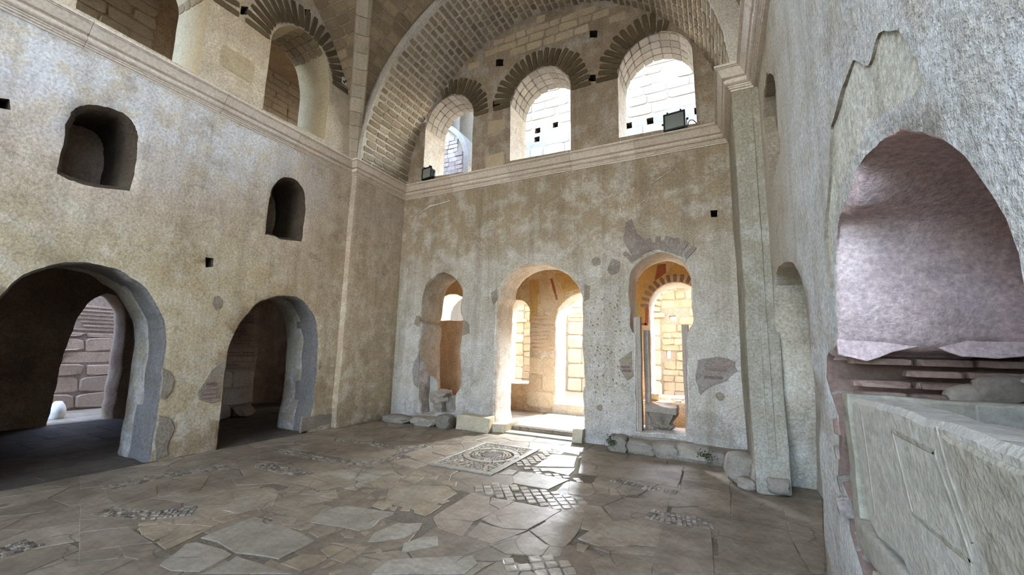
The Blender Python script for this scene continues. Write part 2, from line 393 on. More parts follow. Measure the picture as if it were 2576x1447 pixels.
# unit pieces (1 x 1 in u,v; 0..1 out of the wall) shared by bricks and stones
def unit_piece(seed, rnd=.05, cham=.07):
    rr = random.Random(seed); vs = []
    cs = [(-.5, -.5), (.5, -.5), (.5, .5), (-.5, .5)]; cs = [(a+rr.uniform(-rnd, rnd)*.6, b+rr.uniform(-rnd, rnd)) for a, b in cs]
    ring = []
    for i in range(4):                                           # two corners per corner: worn
        a = Vector(cs[i]); p = Vector(cs[i-1]); n = Vector(cs[(i+1) % 4]); k = rr.uniform(.06, .16)
        ring += [a.lerp(p, k), a.lerp(n, k)]
    for r in ring: vs.append((r.x, r.y, -.6))
    for r in ring: vs.append((r.x, r.y, .55))
    for r in ring: vs.append((r.x*(1-cham*1.6), r.y*(1-cham*2), 1+rr.uniform(-.25, .25)))
    n = 8; fs = []
    for k in range(2):
        for i in range(n): fs.append([k*n+i, k*n+(i+1) % n, (k+1)*n+(i+1) % n, (k+1)*n+i])
    fs.append([2*n+i for i in range(n)])
    return vs, fs
UNIT = {}
def piece(name, fr_o, u, v, n, w, h, t, mat, parent, loose=False):
    """one brick or stone: centre fr_o, sizes w (along u), h (along v), t proud"""
    k = (mat, random.randrange(10), loose)
    if k not in UNIT:
        vs, fs = unit_piece(hash(k[1])+(100 if loose else 0), .12 if loose else .04)
        me = D.meshes.new('piece'); me.from_pydata(vs, [], fs); me.materials.append(M[mat]); UNIT[k] = me
    o = D.objects.new(name, UNIT[k]); COL.objects.link(o); o.parent = parent
    R = Matrix((Vector(u)*w, Vector(v)*h, Vector(n)*t)).transposed().to_4x4()
    o.matrix_basis = Matrix.Translation(fr_o) @ R
    return o
class Pile:
    """many small pieces joined into one stuff part"""
    def __init__(s): s.v, s.f = [], []
    def add(s, vs, fs):
        b = len(s.v); s.v += [tuple(v) for v in vs]; s.f += [[b+i for i in f] for f in fs]
    def unit(s, o, u, v, n, w, h, t):
        vs, fs = unit_piece(random.randrange(30)); u, v, n = Vector(u), Vector(v), Vector(n)
        s.add([o+u*a*w+v*b*h+n*c*t for a, b, c in vs], fs)
    def build(s, name, mat, parent):
        me = D.meshes.new(name); me.from_pydata(s.v, [], s.f); o = link(name, me, mat, parent, 'stuff'); return o
def plate(name, fr, poly, z0, z1, mat, parent=None, cham=.006, jit=0., seed=0, step=None, kind=None):
    """a flat slab of irregular outline lying on a plane"""
    p = ccw(poly)
    if step: p = resample(p, step, jit, seed)
    n = len(p); q = offset(p, -cham)
    vs = [fr(a, b, z0) for a, b in p]+[fr(a, b, z1-cham*.7) for a, b in p]+[fr(a, b, z1) for a, b in q]
    fs = [[k*n+i, k*n+(i+1) % n, (k+1)*n+(i+1) % n, (k+1)*n+i] for k in range(2) for i in range(n)]
    for t in tessellate_polygon([[Vector((a, b, 0)) for a, b in q]]): fs.append([2*n+i for i in t])
    return mk(name, vs, fs, mat, parent, kind)
def empty(name, loc, label, cat, group=None, rz=0.):
    o = D.objects.new(name, None); COL.objects.link(o); o.location = loc; o.rotation_euler = (0, 0, rz); o.empty_display_size = .1
    tag(o, label, cat, group); return o
def tag(o, label, cat, group=None):
    o['label'] = label; o['category'] = cat
    if group: o['group'] = group
    return o
def rock(name, loc, size, mat, parent=None, seed=0, sub=2, rough=.28, rz=0.):
    bm = bmesh.new(); bmesh.ops.create_icosphere(bm, subdivisions=sub, radius=.5); s = Vector((seed*1.7, seed*.9, seed*2.3))
    for v in bm.verts:
        c = v.co.copy(); m = max(abs(c.x), abs(c.y), abs(c.z)); v.co = c.lerp(c*(.5/m), .55)
        v.co *= 1+rough*noise.noise(c*3.2+s)+rough*.4*noise.noise(c*8+s)
    for v in bm.verts: v.co = Vector((v.co.x*size[0], v.co.y*size[1], v.co.z*size[2]))
    me = D.meshes.new(name); bm.to_mesh(me); bm.free(); me.polygons.foreach_set('use_smooth', [True]*len(me.polygons))
    me.set_sharp_from_angle(angle=math.radians(35))
    o = link(name, me, mat, parent); o.location = loc; o.rotation_euler = (0, 0, rz); return o
SLABS=[(1,[(-3.37,2.77),(-3.52,3.06),(-3.4,3.23),(-3.22,3.25),(-3.05,3.28),(-2.88,3.32),(-2.85,3.25),(-2.88,3.13),(-2.83,3.01),(-2.82,2.94),(-2.86,2.86),(-3.08,2.84),(-3.2,2.8)]),(2,[(-2.72,3.42),(-2.83,3.54),(-2.77,3.66),(-2.59,3.7),(-2.56,3.46),(-2.57,3.41)]),(2,[(-2.86,2.47),(-2.85,2.57),(-2.71,2.6),(-2.71,2.42),(-2.78,2.44)]),(2,[(-2.69,2.42),(-2.7,2.6),(-2.66,2.69),(-2.55,2.63),(-2.54,2.42)]),(2,[(-2.94,2.19),(-2.93,2.34),(-2.86,2.39),(-2.75,2.43),(-2.69,2.39),(-2.71,2.2)]),(2,[(-2.89,2.59),(-2.73,2.67),(-2.67,2.69),(-2.71,2.61),(-2.82,2.6)]),(2,[(-2.83,2.85),(-2.82,2.91),(-2.75,2.89),(-2.75,2.82)]),(2,[(-2.63,2.66),(-2.57,2.71),(-2.57,2.64)]),(2,[(-2.64,2.29),(-2.65,2.41),(-2.58,2.39),(-2.61,2.31)]),(2,[(-2.53,2.27),(-2.5,2.35),(-2.45,2.33),(-2.48,2.26)]),(0,[(-2.96,2.75),(-2.92,2.82),(-2.83,2.79),(-2.8,2.74),(-2.87,2.71)]),(0,[(-3.39,2.62),(-3.44,2.68),(-3.34,2.77),(-3.27,2.75),(-3.29,2.63)]),(0,[(-3.21,2.63),(-3.22,2.78),(-3.08,2.82),(-3.02,2.72),(-3.05,2.6)]),(0,[(-3.63,2.65),(-3.64,2.71),(-3.53,2.76),(-3.45,2.67),(-3.53,2.62)]),(0,[(-2.51,2.67),(-2.48,2.72),(-2.43,2.69),(-2.41,2.64)]),(0,[(-2.81,3.06),(-2.8,3.11),(-2.74,3.06),(-2.76,3.01)]),(1,[(-2.29,2.75),(-2.37,2.87),(-2.32,3.03),(-2.21,3.11),(-2.11,2.97),(-2.19,2.87)]),(1,[(-2.27,2.46),(-2.29,2.61),(-2.1,2.77),(-1.77,2.97),(-1.68,2.89),(-1.69,2.73),(-2.26,2.41)]),(1,[(-2.65,2.75),(-2.72,2.89),(-2.69,3.15),(-2.49,3.26),(-2.43,3.13),(-2.44,2.96),(-2.57,2.81)]),(4,[(-2.49,3.42),(-2.53,4.18),(-2.28,4.15),(-2.2,3.97),(-2.03,3.89),(-2.08,3.6),(-2.1,3.53)]),(4,[(-2.26,4.15),(-2.0,4.18),(-2.03,3.9),(-2.2,3.98)]),(4,[(-2.07,3.6),(-1.99,4.16),(-1.48,4.19),(-1.59,3.62),(-1.8,3.54)]),(4,[(-2.47,3.4),(-2.1,3.52),(-2.04,3.22),(-2.31,3.25)]),(4,[(-2.0,3.25),(-2.05,3.54),(-1.79,3.52),(-1.72,3.55),(-1.59,3.59),(-1.74,3.22)]),(0,[(-1.57,3.61),(-1.47,4.16),(-1.23,4.12),(-1.18,3.7),(-1.19,3.47),(-1.3,3.42)]),(0,[(-1.76,3.19),(-1.57,3.59),(-1.31,3.41),(-1.3,3.24),(-1.57,3.13)]),(0,[(-1.15,3.67),(-1.06,4.1),(-0.91,4.22),(-0.52,4.23),(-0.52,3.87),(-0.96,3.62)]),(0,[(-0.98,3.58),(-0.82,3.69),(-0.52,3.74),(-0.52,3.67),(-0.59,3.65),(-0.86,3.55)]),(0,[(-0.95,3.35),(-0.78,3.59),(-0.51,3.6),(-0.51,3.38),(-0.85,3.19)]),(0,[(-1.13,3.59),(-1.02,3.59),(-1.03,3.46),(-1.09,3.46)]),(0,[(-1.28,3.36),(-1.19,3.4),(-1.17,3.3),(-1.27,3.21)]),(3,[(-1.8,5.83),(-2.03,6.82),(-1.43,6.56),(-0.51,6.61),(-0.5,6.23),(-0.5,5.55),(-0.86,5.59),(-1.44,5.55),(-1.71,5.5)]),(3,[(-0.49,6.53),(0.09,7.28),(0.04,4.95),(-0.1,4.83),(-0.47,5.37),(-0.48,6.18)]),(3,[(0.08,5.96),(0.4,5.8),(0.54,5.4),(0.51,4.92),(0.05,4.86)]),(3,[(0.55,5.37),(0.98,5.98),(0.74,4.55),(0.52,4.76)]),(3,[(-0.08,4.78),(0.5,4.82),(0.52,4.28),(0.54,3.97),(-0.06,3.63),(-0.07,4.1)]),(3,[(0.51,4.75),(0.73,4.52),(0.65,4.03),(0.55,3.97),(0.53,4.29)]),(3,[(-0.51,4.2),(-0.13,4.58),(-0.09,3.61),(-0.5,3.38),(-0.52,3.85)]),(0,[(-1.03,4.81),(-0.55,5.24),(-0.53,4.68),(-0.69,4.62),(-0.93,4.68)]),(0,[(-1.44,5.15),(-1.31,4.87),(-1.35,4.71),(-1.58,4.68),(-1.71,5.13)]),(0,[(-1.44,5.2),(-1.24,5.18),(-1.18,4.91),(-1.28,4.88)]),(0,[(-1.21,5.15),(-1.07,5.1),(-0.95,5.01),(-1.16,4.88)]),(0,[(-1.07,5.14),(-0.86,5.22),(-0.84,5.11),(-0.94,5.01)]),(3,[(-4.81,1.7),(-4.6,1.95),(-4.11,1.91),(-4.27,1.75),(-4.38,1.57)]),(3,[(-4.24,1.75),(-4.08,1.9),(-3.88,1.88),(-3.88,1.73),(-4.02,1.7),(-4.2,1.74)]),(3,[(-4.35,1.56),(-4.25,1.73),(-4.1,1.73),(-4.03,1.67),(-4.15,1.55),(-4.17,1.5)]),(3,[(-6.77,2.31),(-6.48,2.95),(-6.1,3.24),(-5.95,3.04),(-6.03,2.46),(-6.21,2.14)]),(3,[(-5.37,2.47),(-5.52,2.58),(-5.8,3.04),(-5.57,3.09),(-5.12,2.75),(-5.13,2.61),(-5.23,2.43)]),(3,[(-6.02,2.28),(-5.66,2.6),(-5.31,2.44),(-5.31,2.26),(-5.26,2.12),(-5.56,2.14)]),(3,[(-5.66,1.97),(-5.66,2.23),(-5.26,2.12),(-5.06,1.93),(-5.08,1.85),(-5.18,1.82)]),(3,[(-5.15,1.81),(-4.96,1.93),(-4.62,1.95),(-4.83,1.71)]),(3,[(-5.18,3.12),(-5.2,3.41),(-4.8,3.56),(-4.59,3.35),(-4.94,3.03)]),(2,[(-4.06,1.92),(-3.99,2.27),(-3.89,1.94),(-3.89,1.9)]),(1,[(-3.88,2.14),(-3.92,2.61),(-3.44,2.61),(-3.03,2.56),(-3.01,2.23),(-3.39,2.13),(-3.7,2.16)]),(1,[(-3.71,1.81),(-3.86,2.02),(-3.82,2.08),(-3.51,2.11),(-3.38,2.1),(-3.32,1.85),(-3.51,1.77),(-3.66,1.76)]),(1,[(-3.29,1.84),(-3.29,2.0),(-3.33,2.1),(-3.22,2.11),(-3.03,2.13),(-2.74,2.14)]),(0,[(-4.33,2.55),(-4.48,2.72),(-4.3,3.1),(-4.03,2.86),(-4.13,2.57)]),(0,[(-4.69,2.87),(-4.57,3.18),(-4.31,3.13),(-4.51,2.77)]),(0,[(-2.94,2.19),(-2.93,2.36),(-2.81,2.41),(-2.69,2.31),(-2.72,2.19)]),(2,[(-4.53,1.99),(-4.41,2.1),(-4.27,2.07),(-4.34,1.93)]),(2,[(-4.31,1.93),(-4.24,2.05),(-4.16,2.04),(-4.14,1.93)]),(2,[(-4.33,2.12),(-4.27,2.18),(-4.23,2.1),(-4.28,2.09)]),(2,[(-4.13,2.09),(-4.18,2.23),(-4.03,2.28),(-4.06,2.09)]),(2,[(-4.09,1.92),(-4.14,2.03),(-4.05,2.09),(-4.07,1.93)]),(2,[(-4.17,2.26),(-4.17,2.35),(-4.04,2.38),(-4.03,2.29)]),(2,[(-4.42,2.21),(-4.29,2.3),(-4.22,2.23),(-4.35,2.17)]),(2,[(-4.22,2.28),(-4.3,2.38),(-4.18,2.37),(-4.18,2.27)]),(2,[(-4.23,2.41),(-4.0,2.62),(-4.02,2.39),(-4.16,2.38)]),(2,[(-4.64,2.03),(-4.58,2.11),(-4.49,2.1),(-4.58,2.0)]),(2,[(-4.5,2.14),(-4.48,2.22),(-4.38,2.16)]),(2,[(-4.42,2.4),(-4.13,2.59),(-4.22,2.41),(-4.3,2.39)]),(3,[(-5.92,4.42),(-5.96,5.03),(-5.62,5.11),(-5.38,4.76),(-5.29,4.49)]),(3,[(-5.26,4.45),(-5.33,4.74),(-5.28,5.13),(-4.39,5.22),(-4.29,4.52),(-4.44,4.48)]),(3,[(-6.44,4.22),(-6.03,4.24),(-5.29,4.18),(-5.29,3.86),(-5.69,3.75)]),(3,[(-5.26,3.88),(-5.26,4.16),(-4.67,4.29),(-4.41,4.18),(-4.61,3.82),(-4.93,3.75)]),(1,[(-3.98,3.85),(-4.22,4.22),(-3.84,4.29),(-3.76,3.87),(-3.82,3.82)]),(1,[(-4.56,3.78),(-4.31,4.21),(-4.24,4.21),(-4.02,3.89),(-4.03,3.81),(-4.26,3.81)]),(1,[(-3.84,3.57),(-3.85,3.79),(-3.75,3.78),(-3.68,3.58)]),(0,[(-4.54,3.68),(-4.57,3.78),(-4.21,3.81),(-4.24,3.65)]),(0,[(-4.18,3.62),(-4.18,3.79),(-4.08,3.78),(-4.09,3.61)]),(0,[(-4.24,3.43),(-4.37,3.61),(-4.13,3.59),(-4.09,3.37)]),(0,[(-4.57,3.39),(-4.57,3.67),(-4.41,3.62),(-4.25,3.42)]),(0,[(-4.07,3.38),(-4.03,3.61),(-3.88,3.58),(-3.93,3.35)]),(0,[(-4.06,3.63),(-4.04,3.74),(-3.89,3.79),(-3.91,3.59)]),(0,[(-3.88,3.27),(-3.88,3.49),(-3.65,3.32),(-3.7,3.27)]),(0,[(-4.08,3.2),(-4.1,3.36),(-3.91,3.33),(-3.96,3.25)]),(0,[(-4.3,3.16),(-4.43,3.34),(-4.22,3.38),(-4.15,3.24)]),(0,[(-4.39,2.94),(-4.63,3.14),(-4.53,3.19),(-4.32,3.12),(-4.06,2.88),(-4.0,2.69)]),(0,[(-3.84,2.64),(-3.91,2.77),(-3.74,2.88),(-3.7,2.8),(-3.71,2.65)]),(0,[(-3.87,3.04),(-3.86,3.25),(-3.65,3.25),(-3.79,2.99)]),(2,[(-3.72,3.83),(-3.7,4.01),(-3.51,3.86),(-3.6,3.78)]),(2,[(-3.69,4.01),(-3.51,4.09),(-3.53,3.98)]),(2,[(-3.7,4.13),(-3.68,4.22),(-3.61,4.13)]),(2,[(-3.61,4.17),(-3.57,4.3),(-3.54,4.18)]),(2,[(-3.55,4.28),(-3.58,4.49),(-3.49,4.38)]),(2,[(-3.46,4.15),(-3.5,4.31),(-3.34,4.37),(-3.27,4.1)]),(2,[(-3.47,3.92),(-3.45,4.06),(-3.32,4.07),(-3.33,3.94)]),(2,[(-3.63,3.61),(-3.59,3.69),(-3.5,3.72),(-3.48,3.58)]),(2,[(-2.89,3.96),(-2.87,4.18),(-2.65,4.04),(-2.67,3.98),(-2.84,3.91)]),(2,[(-2.87,3.75),(-2.89,3.85),(-2.75,3.82),(-2.75,3.74),(-2.81,3.69)]),(2,[(-2.68,3.76),(-2.64,3.86),(-2.58,3.85),(-2.61,3.73)]),(2,[(-3.01,4.25),(-3.05,4.36),(-2.88,4.4),(-2.78,4.23)]),(2,[(-3.4,3.47),(-3.42,3.54),(-3.3,3.5),(-3.33,3.46)]),(2,[(-3.28,3.51),(-3.32,3.6),(-3.22,3.6),(-3.25,3.53)]),(2,[(-3.19,3.34),(-3.24,3.48),(-3.09,3.5),(-2.99,3.41),(-3.02,3.32)]),(2,[(-2.99,3.37),(-2.97,3.47),(-2.9,3.35)]),(2,[(-2.87,3.39),(-2.92,3.5),(-2.86,3.53),(-2.78,3.43)]),(2,[(-3.28,4.33),(-3.3,4.43),(-3.22,4.48),(-3.15,4.34)]),(2,[(-3.47,4.36),(-3.56,4.5),(-3.31,4.49),(-3.32,4.41)]),(4,[(-4.15,4.65),(-4.09,4.92),(-3.63,4.83),(-3.65,4.57)]),(4,[(-4.09,4.97),(-4.06,5.37),(-3.7,5.27),(-3.67,4.86)]),(4,[(-4.09,5.4),(-4.17,5.71),(-3.7,5.59),(-3.71,5.32)]),(1,[(-2.34,5.49),(-2.37,6.26),(-1.99,6.33),(-1.85,5.75)]),(1,[(-2.3,5.43),(-1.82,5.7),(-1.78,5.34),(-1.98,5.38)]),(1,[(-2.4,4.93),(-2.41,5.17),(-2.21,5.2),(-1.73,5.19),(-1.82,4.71),(-2.27,4.7)]),(1,[(-2.61,4.92),(-2.59,5.19),(-2.45,5.19),(-2.43,4.99)]),(1,[(-2.52,6.63),(-2.35,7.13),(-2.1,6.96),(-2.0,6.44),(-2.35,6.5)])]
BANDS=[(0.15,[(-6.03,4.24),(-5.04,4.24),(-4.28,4.39)]),(0.13,[(-5.76,5.23),(-5.08,5.26),(-4.36,5.29)]),(0.16,[(-4.28,4.39),(-4.25,4.73),(-4.35,5.35),(-4.36,5.65)]),(0.2,[(-5.47,3.66),(-5.04,3.64),(-4.63,3.7)]),(0.22,[(-5.94,2.27),(-6.02,2.62),(-5.89,3.03),(-5.76,3.39)]),(0.12,[(-1.27,5.45),(-0.86,5.36),(-0.51,5.35)]),(0.25,[(-0.7,4.55),(-0.53,4.52),(-0.14,4.57)]),(0.25,[(-4.99,1.32),(-4.78,1.34)]),(0.18,[(-5.25,1.97),(-4.72,2.17),(-4.54,2.38)])]
TILES=[[(-2.62,4.39),(-2.59,4.54),(-2.27,4.66),(-1.8,4.66),(-1.54,4.64),(-1.3,4.6),(-1.32,4.24),(-1.68,4.22),(-2.02,4.2),(-2.31,4.22),(-2.54,4.2)],[(-2.6,5.42),(-2.58,6.07),(-2.42,6.66),(-2.29,6.53),(-2.38,6.25),(-2.37,5.47)],[(-2.41,5.21),(-2.36,5.46),(-1.78,5.3),(-1.48,5.2),(-1.5,5.12),(-1.74,5.2)],[(-1.56,3.08),(-1.29,3.23),(-1.04,3.28),(-0.98,3.12),(-1.38,2.89),(-1.47,2.97)]]
HB={'door':[(-4.02,-0.05),(-4.02,0.17),(-4.04,0.43),(-4.05,1.3),(-4.05,1.74),(-4.05,2.15),(-4.05,2.52),(-3.98,2.65),(-3.97,2.84),(-3.91,2.99),(-3.71,3.17),(-3.47,3.29),(-3.19,3.33),(-2.95,3.3),(-2.74,3.22),(-2.55,3.11),(-2.42,3.0),(-2.3,2.85),(-2.22,2.68),(-2.19,2.56),(-2.19,2.14),(-2.2,1.62),(-2.18,1.37),(-2.15,0.97),(-2.18,0.94),(-2.17,0.33),(-2.16,-0.01)],'nicheL':[(-5.84,0.13),(-5.94,0.91),(-5.97,1.38),(-5.96,2.03),(-6.05,2.18),(-5.99,2.29),(-5.95,2.68),(-5.85,3.02),(-5.6,3.22),(-5.42,3.25),(-5.16,3.18),(-4.97,3.0),(-4.86,2.8),(-4.88,2.37),(-4.8,2.22),(-4.8,1.98),(-4.86,1.68),(-4.84,1.35),(-4.8,1.07),(-4.8,0.83),(-4.92,0.66),(-4.93,0.52),(-4.93,0.28)],'openR':[(-1.3,0.27),(-1.3,1.01),(-1.29,1.85),(-1.35,1.98),(-1.36,2.29),(-1.36,2.86),(-1.32,3.02),(-1.23,3.16),(-1.07,3.27),(-0.86,3.33),(-0.71,3.32),(-0.56,3.25),(-0.45,3.15),(-0.37,3.0),(-0.33,2.85),(-0.33,2.56),(-0.33,2.36),(-0.32,2.11),(-0.39,1.99),(-0.42,1.86),(-0.44,0.93),(-0.51,0.29)],'win1':[(-6.13,5.62),(-6.14,5.82),(-6.14,6.92),(-6.13,7.1),(-6.06,7.26),(-5.89,7.49),(-5.67,7.6),(-5.41,7.6),(-5.17,7.54),(-4.97,7.39),(-4.83,7.2),(-4.77,7.02),(-4.78,6.74),(-4.77,5.53)],'win2':[(-3.8,5.59),(-3.82,7.08),(-3.76,7.27),(-3.61,7.46),(-3.38,7.59),(-3.08,7.59),(-2.8,7.51),(-2.58,7.31),(-2.48,7.09),(-2.45,6.9),(-2.44,5.56)],'win3':[(-1.49,5.61),(-1.49,7.1),(-1.46,7.24),(-1.32,7.43),(-1.08,7.59),(-0.8,7.6),(-0.5,7.51),(-0.32,7.36),(-0.2,7.16),(-0.16,6.99),(-0.14,5.59)],'put':[[(-2.04,7.92),(-2.04,8.07),(-1.89,8.03),(-1.89,7.88)],[(-2.07,6.94),(-2.07,7.09),(-1.92,7.06),(-1.92,6.91)],[(-4.22,7.96),(-4.22,8.13),(-4.04,8.08),(-4.03,7.91)],[(-4.27,6.94),(-4.27,7.11),(-4.09,7.07),(-4.08,6.91)],[(-0.0,3.86),(0.0,3.98),(0.11,3.97),(0.1,3.85)]]}
HL={'arch1':[(1.1,0),(1.12,1.4),(1.25,1.78),(1.44,2.03),(1.5,2.17),(1.57,2.29),(1.65,2.36),(1.77,2.44),(1.89,2.49),(2.04,2.52),(2.2,2.51),(2.36,2.48),(2.51,2.4),(2.68,2.27),(2.87,1.97),(2.94,1.81),(2.98,1.59),(2.99,1.05),(3.0,0.58),(2.99,-0.0)],'arch2':[(3.81,-0.0),(3.8,0.53),(3.79,1.01),(3.8,1.49),(3.83,1.67),(3.91,1.87),(4.01,2.06),(4.18,2.28),(4.37,2.38),(4.58,2.44),(4.85,2.44),(5.06,2.34),(5.23,2.17),(5.32,1.99),(5.39,1.65),(5.42,1.21),(5.42,0.62),(5.39,0.34),(5.36,0.02)],'win1':[(1.67,3.5),(1.67,3.76),(1.67,4.2),(1.71,4.35),(1.79,4.45),(1.91,4.51),(2.06,4.53),(2.19,4.49),(2.29,4.38),(2.33,4.26),(2.34,3.97),(2.33,3.54),(2.18,3.5),(1.95,3.47),(1.78,3.47)],'win2':[(4.15,3.43),(4.16,3.75),(4.16,4.07),(4.19,4.3),(4.3,4.47),(4.47,4.58),(4.65,4.56),(4.78,4.41),(4.84,4.15),(4.85,3.85),(4.84,3.48),(4.54,3.44),(4.32,3.44)],'put':[[(3.33,2.7),(3.31,2.85),(3.42,2.86),(3.43,2.73)],[(1.14,4.03),(1.13,4.14),(1.21,4.17),(1.24,4.06)],[(3.33,6.96),(3.32,7.11),(3.43,7.18),(3.43,7.03)],[(4.42,7.84),(4.4,7.97),(4.52,8.05),(4.53,7.9)]],'open2':[(3.87,5.57),(3.87,6.86),(3.89,7.04),(3.99,7.24),(4.17,7.42),(4.42,7.54),(4.66,7.54),(4.84,7.44),(4.99,7.24),(5.11,6.73),(5.12,5.63)]}
HR={'slit':[(5.41,3.63),(5.35,3.86),(5.39,4.14),(5.57,4.51),(5.43,4.71),(5.0,4.75),(4.6,4.42),(4.53,4.24),(4.58,3.97),(4.58,3.59),(5.07,3.53)],'niche':[(6.42,-0.03),(6.27,0.32),(6.01,1.11),(5.94,1.69),(5.67,2.42),(5.43,2.52),(5.02,2.54),(4.51,2.48),(4.23,2.37),(4.05,2.26),(3.91,2.09),(3.88,1.9),(3.89,1.65),(3.8,1.42),(3.64,1.27),(3.78,0.99),(3.81,0.85),(3.85,0.57),(3.96,0.03)],'arco':[(3.0,0.45),(3.21,0.59),(3.17,0.79),(3.37,0.87),(3.29,1.07),(3.21,1.24),(3.32,1.35),(3.45,1.47),(3.37,1.61),(3.09,1.67),(3.0,1.76),(2.92,2.05),(2.86,2.23),(2.77,2.34),(2.69,2.37),(2.55,2.4),(2.42,2.46),(2.29,2.5),(2.14,2.49),(2.02,2.48),(1.87,2.42),(1.68,2.32),(1.62,2.28),(1.56,2.22),(1.51,2.16),(1.47,2.09),(1.43,2.02),(1.4,1.94),(1.38,1.85),(1.37,1.77),(1.37,1.73)]}
def place(root, loc):
    """children were built in world space: put the thing's origin at its base"""
    root.location = loc
    for ch in root.children:
        if ch.type != 'EMPTY' or True: ch.matrix_basis = Matrix.Translation(-Vector(loc)) @ ch.matrix_basis
X, Y, Zv = Vector((1, 0, 0)), Vector((0, 1, 0)), Vector((0, 0, 1))

# ------------------------------------------------------------------ the room: walls
T = .8
def H(p, **k): return dict(p=p, **k)
back = wall('wall_back', FB, [(-7.7, 0), (1.5, 0), (1.5, 9.6), (-7.7, 9.6)],
    [H(HB['door'], m=1, cham=.03, jit=.016), H(HB['nicheL'], m=2, cham=.03, jit=.022, amp=.05), H(HB['openR'], m=1, cham=.02, jit=.014)]
    + [H(HB[k], m=1, cham=.0, jit=.004, rows=3, amp=.005) for k in ('win1', 'win2', 'win3')]
    + [H(p, d=.35, blind=True, m=3, cham=.0, jit=.01, rows=2) for p in HB['put']],
    T, ['back', 'reveal', 'jamb', 'hole', 'narthex'], step=.25)
def arch(x0, x1, z0, zs, n=12, rise=None):
    r = (x1-x0)/2; c = (x0+x1)/2; q = rise or r
    return [(x1, z0)]+[(c+r*math.cos(PI*i/n), zs+q*math.sin(PI*i/n)) for i in range(n+1)]+[(x0, z0)]
def jm(u, v, d): return 1 if v > 1.5+.1*noise.noise(Vector((d*3, u, 0))) else 1
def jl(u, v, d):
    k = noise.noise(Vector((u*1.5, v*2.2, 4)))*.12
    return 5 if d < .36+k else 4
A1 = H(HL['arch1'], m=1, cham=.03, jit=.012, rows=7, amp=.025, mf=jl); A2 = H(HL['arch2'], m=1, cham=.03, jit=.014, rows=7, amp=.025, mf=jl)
O1 = [(1.55, 5.57), (1.55, 6.85), (1.62, 7.1), (1.8, 7.35), (2.1, 7.5), (2.35, 7.5), (2.65, 7.35), (2.83, 7.1), (2.88, 6.9), (2.88, 5.57)]
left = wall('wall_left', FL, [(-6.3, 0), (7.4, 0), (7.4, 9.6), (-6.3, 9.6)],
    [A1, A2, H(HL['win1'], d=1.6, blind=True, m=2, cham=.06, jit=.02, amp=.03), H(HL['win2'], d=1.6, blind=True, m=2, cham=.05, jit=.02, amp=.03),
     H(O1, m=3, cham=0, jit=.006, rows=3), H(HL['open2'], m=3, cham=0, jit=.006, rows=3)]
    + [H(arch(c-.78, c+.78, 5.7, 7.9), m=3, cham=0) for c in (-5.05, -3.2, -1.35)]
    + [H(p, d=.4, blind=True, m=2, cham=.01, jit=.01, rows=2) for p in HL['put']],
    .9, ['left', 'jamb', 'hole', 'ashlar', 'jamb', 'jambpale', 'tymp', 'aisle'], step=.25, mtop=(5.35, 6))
FIELD = [(3.06, 1.95), (3.12, 2.3), (3.0, 2.5), (2.88, 2.66), (2.76, 2.9), (2.55, 2.95), (2.3, 3.0), (2.12, 2.86), (1.98, 2.9), (1.8, 2.78), (1.72, 2.62), (1.66, 2.48), (1.87, 2.53), (2.14, 2.585), (2.42, 2.57), (2.69, 2.49), (2.88, 2.35), (2.99, 2.08)]
AR = [(2.98, .0)]+HR['arco']+[(1.33, 1.4), (1.3, .9), (1.3, .0)]
NI = [(6.42, 0)]+HR['niche'][1:-1]+[(3.97, 0)]
right = wall('wall_right', FR, [(-6.3, 0), (7.4, 0), (7.4, 9.6), (-6.3, 9.6)],
    [H(arch(c-.7, c+.7, 5.8, 7.6), m=0, cham=0) for c in (-5.0, -3.2, -1.5)]+
    [H(AR, d=1.3, blind=True, m=1, mb=1, cham=.02, jit=.016, amp=.05, rows=6, mf=lambda u, v, d: 2 if v < 1.62+.05*noise.noise(Vector((u*3, d*5, 0))) else 1),
     H(NI, d=.36, blind=True, m=3, mb=3, cham=.015, jit=.012), H(FIELD, d=.014, blind=True, m=4, mb=5, cham=0, jit=.02, rows=1, step=.06), H(HR['slit'], d=.12, blind=True, m=4, cham=.01, jit=.03)],
    1.4, ['right', 'pink', 'redbrick', 'niche_r', 'patch', 'field', 'aisle'], step=.22, amp=.016)
rear = wall('wall_rear', Fr((0, -6.2, 0), (1, 0, 0), (0, 0, 1), (0, 1, 0)), [(-7.7, 0), (1.5, 0), (1.5, 11), (-7.7, 11)],
    [H(arch(c-1.05, c+1.05, 1.0, 5.4), m=0, cham=.02) for c in (-3.6, -1.05)], .5, ['right', 'aisle'], step=1.)

# piers that carry the great arch, each a projection of its wall
PX0, PX1, PY = -6.66, .33, 5.85
box('wall_pier_left', (LW-.05, PY, 0), (PX0, BW+.02, 5.45), 'left', kind='structure', bev=.03, jit=.02, cuts=8)
box('wall_pier_right', (PX1, PY, 0), (RW+.05, BW+.02, 5.45), 'right_p', kind='structure', bev=.03, jit=.03, cuts=8)
# long shallow pilaster mouldings on the right pier
pr = D.objects['wall_pier_right']
for a, b in ((.48, .56),):
    o = box('moulding', (a, PY-.015, .4), (b, PY+.01, 5.1), 'right_p', pr, bev=.006, jit=.01, cuts=6); o.matrix_basis = pr.matrix_basis.inverted() @ o.matrix_basis

